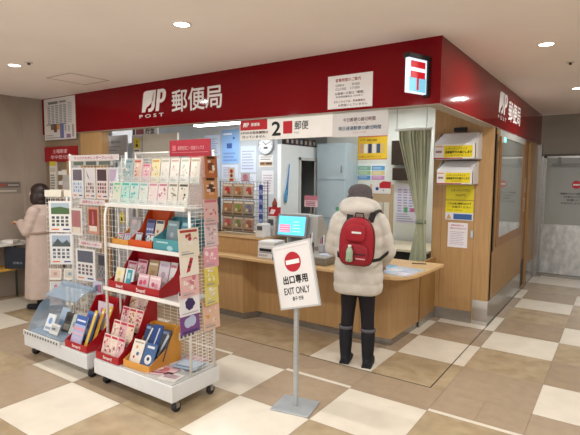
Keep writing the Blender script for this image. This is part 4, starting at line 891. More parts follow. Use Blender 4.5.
# cards hanging on the right side grid
side = [ # y, ztop, w, h, bg, accent, label, kind
 (2.235, 1.25, .19, .19, 'e0dac8', 'a83a3a', 'cream card with small red flowers, topmost of the near column on the side grid'),
 (2.235, 1.085, .18, .155, 'e6dfd4', 'b02a34', 'white card with red ladybird shape, second of the near column on the side grid'),
 (2.235, .945, .19, .155, 'e0b4b4', 'c8788a', 'pink ribbon card, third of the near column on the side grid'),
 (2.235, .83, .19, .17, 'e2e2e6', '4a3a70', 'white card with dark grape cluster, fourth of the near column on the side grid'),
 (2.235, .685, .19, .15, '7a4a8a', 'b8c4e0', 'purple card with pale blue cloud, lowest of the near column on the side grid'),
 (2.445, 1.74, .14, .15, 'b0683e', '7a3c24', 'brown orange card with dark top, topmost of the far column on the side grid'),
 (2.445, 1.59, .14, .15, 'c08a5c', '5a3424', 'tan card with dark brown shape, second from top in far side grid column'),
 (2.445, 1.44, .15, .17, 'dcb8b8', 'c8707c', 'pale pink card, third from top in the far side grid column'),
 (2.445, 1.28, .15, .17, 'd8c4c8', 'b89aa4', 'grey pink card, fourth from top in the far side grid column'),
 (2.445, 1.11, .15, .15, 'd89aa8', 'e8d4d4', 'rose card, fourth from bottom in the far side grid column'),
 (2.445, .97, .15, .15, 'd4c45c', 'e8e4c4', 'yellow card, third from bottom in the far side grid column'),
 (2.445, .85, .15, .16, 'd9cf7c', 'b8b0a0', 'yellow and white card, second from bottom in the far side grid column'),
 (2.445, .71, .17, .20, 'd8b4a0', 'c89a3c', 'peach card with gold flowers, lowest in the far side grid column')]
for k, (y, zt, w_, h, b_, a_, lab) in enumerate(side):
    if 'grape' in lab: its = [('r', 0, .86, 1, 1, '34406e')]+[('d', .5+.16*math.cos(j*.9)*(1-j/16), .45+.14*math.sin(j*.9), .11, '3c2e5c') for j in range(11)]+[('r', .1, .08, .9, .12, 'b0a8b8')]
    elif 'ladybird' in lab: its = [('p', [(.3, .15), (.5, .2), (.72, .75), (.55, .8)], 'b02a34'), ('d', .45, .4, .06, '2a2020'), ('d', .56, .6, .05, '2a2020'), ('r', .08, .88, .6, .93, '8a8a8a')]
    elif 'cloud' in lab: its = [('d', .4, .5, .2, a_), ('d', .6, .55, .22, a_), ('r', .1, .84, .9, .94, 'c4407a'), ('r', .1, .05, .9, .14, '3c3a70')]
    elif 'brown' in lab: its = [('d', .5, .45, .3, a_), ('r', .2, .86, .8, .97, '3c2418'), ('r', .3, .2, .7, .32, 'd8a47c')]+floral(b_, a_, 'c88a5c', '6a3424')[3:9]
    else: its = floral(b_, a_, b_, a_)
    o = sheet('greeting_card', w_*.92, h, its, b_, .004, (XR+.018+.0022*(k % 3), y, zt-h), (-.07, 0, PI/2+.05*((k % 3)-1)), lab, 'greeting card', 'cards hanging on the side grid', rough=.3)
for zt, y in [(s[1]-s[3], s[0]) for s in side]:
    pass
m = MB()
t = empty('price_clip_strip', (XR-.0085, 2.235, .50), label='small printed price strip hanging under the lowest card on the side grid', cat='price strip')
m = MB(); m.box((0, -.08, 0), (.003, .07, .05), mat('d8d6d2', .5)); m.build('strip', t)
for k in range(4):
    m = MB(); m.box((.0032, -.07+.035*k, .008), (.0038, -.052+.035*k, .042), mat('4a4650', .5)); m.build('mark', t)

# ------------------------------------------------------------------ left rack with calendars
lr, B = gondola('display_rack', -4.30, -3.345, 'white wheeled rack with wire back panel of calendars at left')
m = MB(); grid(m, 'x', 2.50, -4.18, -3.38, .22, 1.76, .05, .05, B=B); m.build('back_grid', lr)
for x in (-4.19, -3.37):
    m = MB(); m.tube(B((x, 2.50, .21), (x, 2.50, 1.79)), .011, WIRE, 8); m.build('post', lr)
m = MB(); m.box(*B((-4.30, 2.50, .21), (-4.29, 2.52, .6)), WIRE); m.build('edge_plate', lr)
for z, x0, x1 in ((1.725, -4.15, -3.42), (1.338, -4.0, -3.62), (.965, -4.03, -3.68)):
    its = [('t', 'オリジナルカレンダーフレーム' if z > 1.5 else '切手カレンダー', .12, .25, .9, .75, 'a83a5c', .03)]
    sheet('header_strip', x1-x0, .05, its, 'd9d0d2', .003, ((x0+x1)/2, 2.462, z), (0, 0, 0), '%s header strip with pink characters on the calendar panel' % {1.725: 'top', 1.338: 'middle', .965: 'lowest'}[z], 'header strip', 'header strips on the calendar panel')
    m = MB(); 
sheet('dark_label_strip', .60, .04, [('r', .04, .1, .3, .9, '5c6a60'), ('r', .36, .1, .62, .9, '545c58'), ('r', .68, .1, .95, .9, '606864')], 'b4b6b0', .003, (-3.80, 2.462, 1.683), label='strip with three dark green grey labels under the top header', cat='label strip')
def cal(x, zt, w_, h, base, photo, sq, lab, rz=0., y=2.462, tilt=0., land=None):
    its = [('r', .1, .58, .9, .94, photo)]
    if land == 'wings': its += [('r', .1, .58, .9, .94, 'd8d4d8'), ('p', [(.5, .62), (.12, .92), (.3, .7)], '4a4450'), ('p', [(.5, .62), (.9, .92), (.7, .7)], '4a4450')]
    if land == 'hill': its += [('r', .1, .72, .9, .94, 'a8b8c4'), ('p', [(.1, .58), (.9, .58), (.9, .76), (.5, .82), (.1, .78)], '4c6a40'), ('p', [(.3, .58), (.7, .58), (.6, .7)], '8aa060')]
    if land == 'snow': its += [('r', .1, .74, .9, .94, 'a4b4c8'), ('p', [(.1, .62), (.35, .84), (.55, .68), (.75, .8), (.9, .66), (.9, .58), (.1, .58)], '4e5a5c'), ('p', [(.27, .77), (.35, .84), (.43, .77)], 'e8ecf0')]
    if land == 'text': its = [('r', .1, .1, .9, .92, photo), ('r', .14, .1, .86, .3, 'dcd4c8'), ('p', [(.4, .35), (.6, .35), (.55, .85), (.45, .85)], 'b86a74')]
    else:
        for i in range(4):
            for j in range(3): its.append(('r', .12+.2*i, .20+.115*j, .25+.2*i, .28+.115*j, sq[(i+j) % len(sq)]))
        its += [('r', .1, .07, .42, .11, 'd8783a'), ('r', .6, .07, .9, .11, '3c4a8a')]
    return sheet('calendar', w_, h, its, base, .005, (x, y, zt-h), (tilt, 0, rz), lab, 'calendar', 'picture calendars')
cal(-4.02, 1.665, .175, .27, 'd9dade', '6a6470', ['7a9ac0', 'a8c4dc'], 'calendar with a dark grey photograph, top left of the calendar panel')
cal(-3.83, 1.665, .155, .27, 'd8d4d4', 'b8b0b4', ['4a3c44', '7a5a5c', 'c8b4ac'], 'calendar with dark wings on its photograph, second in the top row', land='wings')
cal(-3.655, 1.665, .165, .27, 'dcd0cf', '4c3a42', ['4c3438', 'b05a60', '3c343c'], 'calendar with dark brown photograph and pink grid, third in the top row')
cal(-3.50, 1.665, .12, .27, 'd6d6da', 'b8a8c4', ['8a90a8', '70707c'], 'narrow lilac calendar at the right end of the top row')
cal(-4.06, 1.30, .18, .245, 'dedbd8', 'a8787a', ['6a6460'], 'pink brown poster calendar with a small figure, left in the second row', land='text')
cal(-3.80, 1.32, .16, .235, 'c4907c', '8a3a34', ['6a2c30', 'd8b4a0'], 'red brown calendar in the second row of the panel', land='text')
cal(-3.90, .945, .25, .29, 'dcdcdc', '5c6070', ['5a5c68', '7a5c60'], 'white calendar turned a little outwards in the third row', rz=.12, y=2.44)
cal(-3.69, .92, .115, .25, '7c7c80', '3c3c44', ['4a4a50', '8c8c90'], 'dark grey photograph calendar beside the turned one')
sheet('calendar_pack', .14, .12, [('d', .4, .5, .2, '4a64a8'), ('r', .5, .2, .9, .8, 'a8707c')], 'c4c4d4', .02, (-3.74, 2.45, .55), label='blue and white packet hanging low on the calendar panel', cat='packet')

# contents of the left rack base
t = empty('price_rail', (-4.02, 2.075, .19), label='white price rail with dark printed ticks at the front of the left rack', cat='price rail')
m = MB(); m.box((-.27, -.006, 0), (.31, .003, .045), mat('dddcd8', .4)); m.build('rail', t)
m = MB()
for k in range(13): m.quad([(-.25+.042*k, -.0068, .012), (-.225+.042*k, -.0068, .012), (-.22+.042*k, -.0068, .034), (-.245+.042*k, -.0068, .034)], mat('6c7484', .5))
m.build('printed_marks', t)
# translucent blue bag bin
t = empty('plastic_bag_bin', (-3.98, 2.30, .213), label='pale blue translucent plastic hood over goods at the left rack base', cat='plastic bin')
BL = mat('a4bcd2', .15, alpha=.42, spec=.7)
m = MB(); rs = []
for i in range(15):
    a = PI*.5*i/14; yy = -.19+.36*(1-math.cos(a)); zz = .02+.36*math.sin(a)
    rs.append([(-.30+.06*(i/14), yy, zz), (-.30+.02+.06*(i/14), yy+.001, zz+.012), (.22-.02*(i/14), yy+.001, zz+.012), (.24-.02*(i/14), yy, zz), (.235-.02*(i/14), yy+.004, zz-.003), (-.295+.06*(i/14), yy+.004, zz-.003)])
rs = rs[8:]
m.rings(rs, BL); m.build('hood', t)
m = MB(); m.prism([(-.19, 0), (.17, 0), (.17, .36), (.06, .33), (-.08, .22), (-.17, .08)], 'x', -.303, -.299, BL); m.build('side_wall', t)
m = MB(); m.tube([(-.26+.5*j/20, .12, .385+.008*math.sin(j*1.7)) for j in range(21)], [.022+.006*math.sin(j*2.3) for j in range(21)], BL, 10); m.build('top_roll', t)
m = MB(); m.box((-.29, -.19, .001), (.22, .16, .012), BL); m.build('tray', t)
for k, (x, y, z, w_, h, c1, its, lab) in enumerate(((-4.10, 2.18, .228, .12, .15, 'dfe4ea', [('d', .5, .6, .25, '7a9cc8'), ('r', .1, .1, .9, .25, '9aa4b4')], 'white pack with blue round picture in the plastic bin'),
    (-3.97, 2.16, .228, .13, .09, 'd8d8d4', [('r', .1, .3, .9, .8, 'b4b8bc'), ('r', .2, .4, .6, .6, '6a6c70')], 'low white pack at the front of the plastic bin'),
    (-3.96, 2.26, .228, .11, .17, '4c4844', [('r', .1, .1, .9, .4, '8a8478'), ('r', .2, .55, .8, .85, '2c2c2c')], 'black pack in the middle of the plastic bin'),
    (-4.10, 2.30, .228, .12, .18, 'b4c8dc', [('r', .1, .1, .9, .4, '8aa4c4')], 'light blue pack at the back of the plastic bin'),
    (-3.84, 2.25, .228, .10, .17, 'c4ccc8', [('d', .5, .5, .25, '8a9494')], 'pale grey pack at the right of the plastic bin'))):
    pack('pouch_pack', 'pouch', x, y, z, w_, h, c1, its, lab, 'packs in the blue plastic bin', -.4)
display_box('red_display_box', -3.66, -3.36, 2.09, 2.44, .212, .055, .36, 'ad101f', 'red display box with striped packs on the left rack', 'Smart!')
pack('striped_pack', 'pack', -3.575, 2.12, .225, .15, .24, 'a8b8dc', [('r', .0, .7, 1, 1, '4668b0'), ('r', 0, .5, 1, .6, 'd89cb4'), ('r', 0, .36, 1, .42, 'e0b4c4'), ('r', .05, .05, .9, .3, 'c4bcdc'), ('r', .1, .8, .9, .86, 'dfe6f4')], 'blue and pink striped pack at the front of the left red box', 'striped packs in the left red box', -.35)
pack('striped_pack', 'pack', -3.58, 2.22, .235, .14, .24, '5a7ab8', [('r', .1, .6, .9, .9, '3a58a0'), ('r', .2, .2, .8, .4, 'a8bcdc')], 'blue pack behind the striped one in the left red box', 'striped packs in the left red box', -.35)
for k in range(4):
    pack('yellow_pack', 'pack', -3.475+.03*k, 2.15+.045*k, .23, .035, .29+.012*k, 'd8b44c', [('r', .1, .1, .9, .9, ['e0c468', 'c89a3c', 'dcbc5c', 'd0a848'][k]), ('r', .2, .85, .8, .92, 'ece0b8')], 'slim yellow pack in the left red box, %s from the front' % ['first', 'second', 'third', 'fourth'][k], 'slim yellow packs in the left red box', -.40)
pack('flower_pack', 'pack', -3.50, 2.34, .30, .20, .24, 'd8c8d4', [('p', [(.1, .3), (.9, .7), (.9, .8), (.1, .42)], 'c85a9a'), ('d', .3, .7, .12, 'c87ab0'), ('d', .7, .4, .14, 'a8a0d0')], 'pink and lilac bag at the back of the left red box', 'bags behind the left red box', -.1)

# ------------------------------------------------------------------ calendar spinner
sp = empty('spinner_rack', (-4.88, 2.86, 0), (0, 0, .62), label='white wire spinner rack holding calendars and cards beside the beige coated woman', cat='spinner rack')
m = MB(); m.prism([(-.26, -.22), (.26, -.22), (.28, 0), (.26, .22), (-.26, .22), (-.28, 0)], 'z', 0, .035, WHITE); m.build('base', sp, bevel=.006)
m = MB(); m.tube([(0, 0, .035), (0, 0, 1.42)], .018, WIRE, 10); m.build('pole', sp)
S = .15
for k in range(4):
    a = k*PI/2; M = Matrix.Rotation(a, 4, 'Z'); m = MB()
    for i in range(7): x = -S+2*S*i/6; m.tube([M @ Vector((x, -S, .12)), M @ Vector((x, -S, 1.36))], .002, WIRE, 4, False)
    for i in range(26): z = .12+1.24*i/25; m.tube([M @ Vector((-S, -S, z)), M @ Vector((S, -S, z))], .002, WIRE, 4, False)
    m.build('wire_side', sp)
for k, x in enumerate((-.10, .10)):
    m = MB(); m.box((x-.085, -.10, 1.37), (x+.085, .10, 1.44), mat('dcd6c8', .6)); m.build('top_card_box', sp)
Ms = Matrix.Translation((-4.88, 2.86, 0)) @ Matrix.Rotation(.62, 4, 'Z')
def on_sp(x, y, z): return tuple(Ms @ Vector((x, y, z)))
cal(0, 0, .235, .325, 'e6e4e2', 'a8b4bc', ['4c5660', '6a7a64', '3c4450'], 'calendar with green hill photograph on the spinner rack, upper one', land='hill').location = on_sp(.0, -S-.012, 1.005)
cal(0, 0, .235, .325, 'e4e4e6', '8a9aac', ['6c7480', '8a949c', '4c5460'], 'calendar with snowy mountain photograph on the spinner rack, lower one', land='snow').location = on_sp(.0, -S-.012, .665)
for o in list(COL.objects)[-2:]: o.rotation_euler = (0, 0, .62)
for k in range(12):
    side_, lvl = k % 2, k//2
    x = (-.075, .075)[side_]; z = .50-.135*lvl
    if z < .1 or lvl > 2: continue
    o = sheet('postcard', .125, .115, [('r', .08, .2, .92, .9, ['d4b8b0', 'c8c4b8', 'c4ccd4', 'dccac4'][k % 4]), ('d', .5, .55, .16, ['c07a70', 'a8a090', '8a9cb0', 'b86a6a'][(k+1) % 4])], 'e2ded6', .004, on_sp(x, -S-.012, z), (-.1, 0, .62), '%s postcard on the camera side of the spinner rack, %s row below the calendars' % (['left', 'right'][side_], ['first', 'second', 'third'][lvl]), 'postcard', 'postcards on the spinner rack')
for k in range(8):
    z = 1.20-.145*k
    p = on_sp(S+.012, 0, z)
    o = sheet('postcard', .20, .125, [('r', .06, .15, .94, .9, ['dcd4c8', 'd0d4d8', 'd8c4c0', 'e0dcd0'][k % 4]), ('r', .2, .4, .7, .7, ['c0a494', '9aa4ac', 'b07a78', 'b4ac94'][k % 4])], 'e0dcd4', .004, p, (-.1, 0, .62+PI/2), 'postcard on the right hand side of the spinner rack, number %s from the top' % ['one', 'two', 'three', 'four', 'five', 'six', 'seven', 'eight'][k], 'postcard', 'postcards on the right hand side of the spinner')

# ------------------------------------------------------------------ writing table at far left
t = empty('writing_table', (-6.33, 2.72, 0), label='small writing table with green legs beside the stone wall at far left', cat='table')
m = MB(); m.box((-.24, -.45, .72), (.17, .42, .75), mat('dcdad4', .5)); m.build('tabletop', t, bevel=.004)
m = MB(); m.box((-.22, -.42, .40), (.10, .38, .43), mat('cf9f46', .5)); m.build('shelf', t, 'yellow lower shelf')
for x, y in ((-.20, -.40), (.13, -.40), (-.20, .37), (.13, .37)):
    m = MB(); m.tube([(x, y, 0), (x, y, .72)], .014, mat('47564c', .5), 8); m.build('leg', t)
t = empty('navy_sign_panel', (-6.12, 2.92, .431), (0, 0, .55), label='dark navy panel with small white lettering on the table shelf', cat='panel')
m = MB(); m.box((-.17, 0, 0), (.17, .015, .27), mat('1c222e', .5)); m.build('panel', t)
m = MB(); text(m, '記載台', -.06, .06, .06, .09, mat('9aa0aa', .5), -.001, 0); m.build('lettering', t)
for k in range(3):
    m = MB(); m.box((-.08, -.06, 0), (.08, .06, .02+.01*k), mat(['dcdce4', 'c4c8d4', 'e4e0dc'][k], .5)); m.build('paper_pad', None, 'paper pad on the writing table, %s from the camera' % ['nearest', 'second', 'farthest'][k], 'paper pad', 'paper pads on the writing table', loc=(-6.30+.04*k, 2.5+.2*k, .751), rot=(0, 0, .2*k))
sheet('wall_plate', .30, .16, [('r', .05, .5, .95, .92, '6c6460'), ('r', .15, .62, .35, .82, 'b05048'), ('r', .45, .66, .9, .74, 'c8c0b8'), ('r', .1, .15, .8, .3, 'c0b8ae')], '8f867c', .012, (-6.597, 3.08, 1.35), (0, 0, PI/2), 'grey wall plate with red mark on the stone wall above the writing table', 'sign')

# ------------------------------------------------------------------ people
def fuse(mb, name, voxel, parent, smooth=6, label=None, mats=None):
    """melts closed shapes into one continuous surface"""
    o = mb.build('tmp')
    md = o.modifiers.new('r', 'REMESH'); md.mode = 'VOXEL'; md.voxel_size = voxel; md.use_smooth_shade = True
    sm = o.modifiers.new('s', 'SMOOTH'); sm.factor = .5; sm.iterations = smooth
    bpy.context.view_layer.update()
    me = bpy.data.meshes.new_from_object(o.evaluated_get(bpy.context.evaluated_depsgraph_get()))
    old = o.data; bpy.data.objects.remove(o); bpy.data.meshes.remove(old)
    me.name = name; me.materials.clear()
    for m in (mats or mb.mats[:1]): me.materials.append(m)
    me.polygons.foreach_set('material_index', [0]*len(me.polygons)); me.polygons.foreach_set('use_smooth', [True]*len(me.polygons))
    o = bpy.data.objects.new(name, me); COL.objects.link(o); o.parent = parent
    return props(o, label)
def limb(mb, pts, rs, m, n=14):
    """tapered tube with ball ends and joints"""
    fine = []; fr = []
    for i in range(len(pts)-1):
        a, b = Vector(pts[i]), Vector(pts[i+1])
        for q in range(8): fine.append(a.lerp(b, q/8)); fr.append(rs[i]+(rs[i+1]-rs[i])*q/8)
    fine.append(Vector(pts[-1])); fr.append(rs[-1])
    mb.tube(fine, fr, m, n)
    for p, r_ in zip(pts, rs): mb.ellipsoid(p, (r_, r_, r_), m, 14, 8)
def hand(mb, wrist, d, nrm, thumb_side, m, curl=.5, s=1.):
    """palm, four unequal bent fingers and a thumb; d = pointing direction, nrm = back of the hand"""
    w_, d, nrm = Vector(wrist), Vector(d).normalized(), Vector(nrm).normalized()
    sd = d.cross(nrm).normalized()*thumb_side; nrm = sd.cross(d).normalized()*(1 if sd.cross(d).dot(nrm) > 0 else -1)
    for q in range(5):
        c_ = w_+d*(.018+.016*q)*s
        for e in (-1, 0, 1): mb.ellipsoid(c_+sd*e*.021*s*(.7+.08*q), (.0155*s, .0155*s, .0135*s), m, 10, 6)
    for i, (L, off) in enumerate(((.070, .029), (.078, .010), (.072, -.010), (.058, -.028))):
        p = w_+d*.080*s+sd*off*s; pts = [p]; a = 0
        for j, fr in enumerate((.45, .32, .23)):
            a += curl*(.5 if j == 0 else .75)
            dd = (d*math.cos(a)-nrm*math.sin(a)+sd*off*1.5).normalized(); p = p+dd*L*fr*s; pts.append(p)
        limb(mb, [w_+d*.045*s+sd*off*.7*s]+pts, [.0095*s, .0092*s, .0085*s, .0078*s, .0066*s], m, 8)
    p = w_+d*.022*s+sd*.026*s; q1 = p+(d*.5+sd*.75-nrm*.25).normalized()*.036*s; q2 = q1+(d*.8+sd*.3-nrm*.45).normalized()*.028*s
    limb(mb, [w_+d*.02*s+sd*.01*s, p, q1, q2], [.013*s, .0125*s, .0105*s, .008*s], m, 8)
SKIN = mat('c99a80', .55)
def head(mb, c, m, s=1.):
    """skull, jaw, nose, brow, lips, ears; faces +y"""
    c = Vector(c)
    def E(o, r_): mb.ellipsoid(c+Vector(o)*s, tuple(v*s for v in r_), m, 20, 12)
    E((0, -.008, .022), (.074, .092, .088)); E((0, .022, -.03), (.060, .064, .070)); E((0, .042, -.070), (.036, .038, .030))
    E((0, .094, -.018), (.011, .016, .013)); E((0, .086, .002), (.008, .012, .026)); E((0, .072, .026), (.05, .016, .012))
    E((0, .079, -.052), (.022, .011, .006)); E((0, .078, -.062), (.019, .011, .006)); E((-.034, .066, -.022), (.02, .016, .018)); E((.034, .066, -.022), (.02, .016, .018))
    for sx in (-1, 1): E((sx*.076, -.006, -.010), (.009, .018, .030))
def eyes(c, parent, s=1.):
    for sx in (-1, 1):
        m = MB(); m.ellipsoid((c[0]+sx*.030*s, c[1]+.077*s, c[2]+.008*s), (.013*s, .008*s, .008*s), mat('ece8e4', .3), 12, 8); e = m.build('eye', parent)
        m = MB(); m.ellipsoid((c[0]+sx*.030*s, c[1]+.0835*s, c[2]+.008*s), (.006*s, .003*s, .006*s), mat('2a1c14', .2), 10, 6); m.build('iris', e)
        m = MB(); m.tube([(c[0]+sx*(.016+.009*q)*s, c[1]+(.089-.004*q)*s, c[2]+(.026+.004*math.sin(q))*s) for q in range(4)], .0025*s, mat('2a1e18', .6), 6); m.build('eyebrow', parent)

# --- customer at the counter
cu_ = empty('person', (-1.80, 3.63, 0), (0, 0, .26), label='person in grey knit hat, long cream puffer coat and dark boots standing at counter', cat='person')
LEG = {-1: (-.098, .02), 1: (.100, -.01)}
B_ = MB()
head(B_, (0, .035, 1.405), SKIN, .96)
limb(B_, [(0, .0, 1.24), (0, .015, 1.33)], [.058, .052], SKIN)
B_.rings([[(rx*math.cos(2*PI*j/24), y0+ry*math.sin(2*PI*j/24), z) for j in range(24)] for z, rx, ry, y0 in ((.72, .13, .10, 0), (.80, .155, .115, 0), (.90, .14, .105, 0), (1.0, .128, .10, 0), (1.12, .15, .11, 0), (1.22, .16, .10, 0), (1.27, .10, .07, 0))], SKIN)
for sx in (-1, 1):
    fx, fy = LEG[sx]
    limb(B_, [(sx*.075, 0, .76), (sx*.085, .015+fy*.5, .44), (fx, fy-.01, .09)], [.082, .054, .036], SKIN)
    limb(B_, [(fx, fy-.02, .045), (fx+sx*.012, fy+.12, .03)], [.034, .026], SKIN)
limb(B_, [(-.155, 0, 1.21), (-.235, .03, .99), (-.13, .24, .90)], [.050, .040, .027], SKIN)
limb(B_, [(.155, 0, 1.21), (.225, .05, .98), (.165, .27, .835)], [.050, .040, .027], SKIN)
hand(B_, (-.125, .25, .895), (.35, .85, -.35), (0, .3, 1), 1, SKIN, .55, .92)
hand(B_, (.165, .28, .83), (-.15, .85, -.42), (0, .35, 1), -1, SKIN, .35, .92)
fuse(B_, 'body', .0055, cu_, 3)
eyes((0, .035, 1.405), cu_, .96)
PUFF = tex_mat('puffer_cloth', 'c6c1b8', 'd3cec5', (1, 1, 1), 14, .6, 3, bump=.25)
def band(z, z0, z1, n, a):       # puffed quilting bands
    q = (z-z0)/(z1-z0)*n; return 1+a*(abs(math.sin(PI*q))**.6-.6)
C = MB()
prof = ((.62, .165, .13), (.635, .20, .150), (.70, .210, .160), (.80, .205, .158), (.90, .198, .152), (1.0, .205, .152), (1.1, .213, .155), (1.2, .212, .148), (1.27, .185, .13), (1.31, .13, .10))
def pr(z):
    for (a, x1, y1), (b, x2, y2) in zip(prof, prof[1:]):
        if z <= b: q = (z-a)/(b-a); return x1+(x2-x1)*q, y1+(y2-y1)*q
    return prof[-1][1:]
rs = []
for i in range(90):
    z = .62+.69*i/89; rx, ry = pr(z); k = band(z, .62, 1.31, 7, .055)
    rs.append([(rx*k*math.cos(t)*(1+.012*math.sin(5*t+z*9)), ry*k*math.sin(t)*(1+.012*math.sin(7*t+z*13)), z+.006*math.sin(3*t)*(1 if i < 89 else 0)) for t in [2*PI*j/48 for j in range(48)]])
C.rings(rs, PUFF)
def sleeve(pts, r0, r1):
    n_ = 60; P = [Vector(p) for p in pts]; fine = []; fr = []
    for i in range(n_+1):
        t = i/n_*2
        k = min(1, int(t)); q = t-k
        # smooth the elbow
        a = P[0].lerp(P[1], min(1, t)); p = P[k].lerp(P[k+1], q)
        bz = (1-i/n_)**2*P[0]+2*(1-i/n_)*(i/n_)*(P[1]*1.0)+(i/n_)**2*P[2]
        p = p.lerp(bz, .35)
        fine.append(p); fr.append((r0+(r1-r0)*i/n_)*(1+.10*(abs(math.sin(PI*i/n_*5))**.6-.6)))
    C.tube(fine, fr, PUFF, 20)
    C.ellipsoid(fine[0], (fr[0], fr[0], fr[0]), PUFF, 16, 10)
sleeve([(-.165, 0, 1.235), (-.255, .03, .97), (-.135, .225, .91)], .078, .056)
sleeve([(.165, 0, 1.235), (.252, .04, .97), (.170, .25, .865)], .078, .056)
# hood lying on the neck
for a in range(-8, 9):
    t = a*PI/16*1.25
    C.ellipsoid((.118*math.sin(t), .03-.115*math.cos(t), 1.335+.028*math.cos(t)), (.062, .055, .062+.018*math.cos(t)), PUFF, 16, 10)
C.ellipsoid((0, -.085, 1.335), (.145, .085, .070), PUFF, 24, 14)
C.ellipsoid((0, -.02, 1.31), (.13, .11, .05), PUFF, 24, 14)
fuse(C, 'puffer_coat', .0095, cu_, 2, 'long cream quilted coat with hood')
K = MB(); hc = (0, .025, 1.455)
rs = []
for i, (r_, z) in enumerate(((.088, 1.412), (.104, 1.418), (.112, 1.428), (.108, 1.44), (.101, 1.45), (.103, 1.475), (.097, 1.502), (.078, 1.525), (.045, 1.54), (.012, 1.544))):
    rs.append([(r_*.97*math.cos(2*PI*j/40)*(1+.01*math.sin(10*2*PI*j/40)), .022+r_*1.06*math.sin(2*PI*j/40)*(1+.01*math.sin(10*2*PI*j/40)), z) for j in range(40)])
K.rings(rs, tex_mat('knit_grey', '4c4649', '5f585a', (1, 1, 1), 90, .9, 3, bump=.6)); K.build('knit_hat', cu_, 'dark grey knit hat')
Hh = MB()
Hh.rings([[(r_*math.cos(t), .012+r_*1.1*math.sin(t), z) for t in [PI*.93+PI*1.14*j/24 for j in range(25)]]+[((r_-.006)*math.cos(t), .012+(r_-.006)*1.1*math.sin(t), z) for t in [PI*.93+PI*1.14*j/24 for j in range(24, -1, -1)]] for r_, z in ((.078, 1.36), (.084, 1.39), (.086, 1.42))], mat('241a16', .6)); Hh.build('hair', cu_, 'dark hair under the hat')
LG = mat('19151a', .8)
L = MB()
for sx in (-1, 1):
    fx, fy = LEG[sx]
    limb(L, [(sx*.070, 0, .74), (sx*.085, .015+fy*.5, .44), (fx, fy-.01, .20)], [.085, .060, .050], LG)
L.ellipsoid((0, 0, .78), (.15, .11, .09), LG)
fuse(L, 'leggings', .009, cu_, 3, 'black leggings')
BT = mat('14161e', .7)
for sx, nm in ((-1, 'left'), (1, 'right')):
    fx, fy = LEG[sx]; F = MB()
    limb(F, [(fx, fy-.01, .285), (fx, fy-.012, .16), (fx, fy-.015, .06)], [.060, .055, .047], BT, 18)
    limb(F, [(fx, fy-.03, .042), (fx+sx*.004, fy+.06, .038), (fx+sx*.008, fy+.11, .034)], [.042, .042, .033], BT)
    F.box((fx-.038, fy-.07, .004), (fx+.042, fy+.13, .03), BT)
    b1 = fuse(F, 'boot', .008, cu_, 3)
    z0 = .315
    S_ = MB(); S_.rings([[((r_)*math.cos(2*PI*j/28)+fx, fy-.01+r_*math.sin(2*PI*j/28), z) for j in range(28)] for r_, z in ((.056, .30), (.063, .302), (.064, .325), (.058, .328), (.052, .32))], mat('5c5a60', .8), caps=False); S_.build('boot_trim', b1, 'grey trim at the boot top')
    S_ = MB(); S_.prism([(fx-.04, fy-.075), (fx+.04, fy-.075), (fx+.044, fy+.08), (fx+.03+sx*.006, fy+.14), (fx-.03+sx*.006, fy+.14), (fx-.042, fy+.1)], 'z', 0.0, .016, BLACK); S_.build('sole', b1)

# backpack
bp = empty('backpack', (-1.80, 3.63, 0), (0, .035, .26), label='red backpack with bottle pocket worn on the cream coat', cat='backpack')
RB = mat('9c1022', .6)
def rbox(c, s, r_, m, mb, nx=10):
    """rounded cushion box"""
    n_ = 40; k = 16
    for_ = []
    for i in range(1, k):
        t = PI*i/k; row = []
        for j in range(n_):
            p = 2*PI*j/n_
            def se(v, e): return math.copysign(abs(v)**e, v)
            row.append((c[0]+s[0]*se(math.sin(t), r_)*se(math.cos(p), r_), c[1]+s[1]*se(math.sin(t), r_)*se(math.sin(p), r_), c[2]-s[2]*se(math.cos(t), r_)))
        for_.append(row)
    mb.rings(for_, m)
m = MB()
def shell(cy, sy, hw, z0, z1, m_, mb, top=.5):
    """back pack body: outline narrow and round at top, boxy at bottom"""
    out = []; n_ = 48
    for j in range(n_):
        t = 2*PI*j/n_; cx, sz = math.cos(t), math.sin(t)
        e = .75 if sz > 0 else .42
        X = math.copysign(abs(cx)**e, cx)*hw*(1-.10*max(0, sz)); Z = (z0+z1)/2+math.copysign(abs(sz)**e, sz)*(z1-z0)/2
        out.append((X, Z))
    rows_ = []
    for q, kk in ((-1, .86), (-.9, .95), (-.6, 1), (.6, 1), (.9, .96), (1, .88)):
        rows_.append([(x*kk, cy+sy*q, (z0+z1)/2+(z-(z0+z1)/2)*kk) for x, z in out])
    mb.rings(rows_, m_)
shell(-.235, .065, .135, .905, 1.285, RB, m); m.build('main_bag', bp)
m = MB(); shell(-.300, .030, .078, 1.10, 1.24, RB, m); m.build('upper_pocket', bp)
m = MB(); shell(-.305, .028, .108, .92, 1.085, mat('8c1222', .6), m); m.build('lower_pocket', bp, 'darker red lower pocket')
m = MB(); pts = []
for j in range(49):
    t = 2*PI*j/48; cx, sz = math.cos(t), math.sin(t); e = .75 if sz > 0 else .42
    pts.append((math.copysign(abs(cx)**e, cx)*.137*(1-.10*max(0, sz)), -.262, 1.095+math.copysign(abs(sz)**e, sz)*.192))
m.tube(pts[:-1], .0045, BLACK, 8, closed=True); m.build('piping', bp, 'black piping')
m = MB(); m.box((-.03, -.334, 1.165), (.045, -.331, 1.18), mat('dcdcdc', .5)); m.build('maker_patch', bp, 'small white patch')
m = MB(); m.box((-.075, -.337, 1.0), (.085, -.333, 1.008), mat('1c1418', .5), Matrix.Rotation(.0, 4, 'Z')); m.box((.01, -.337, .965), (.085, -.334, .975), mat('d8a0a4', .5)); m.build('zip', bp)
m = MB(); m.tube([(-.035, -.20, 1.275), (-.03, -.21, 1.315), (.03, -.21, 1.315), (.035, -.20, 1.275)], .006, BLACK, 8); m.build('grab_handle', bp)
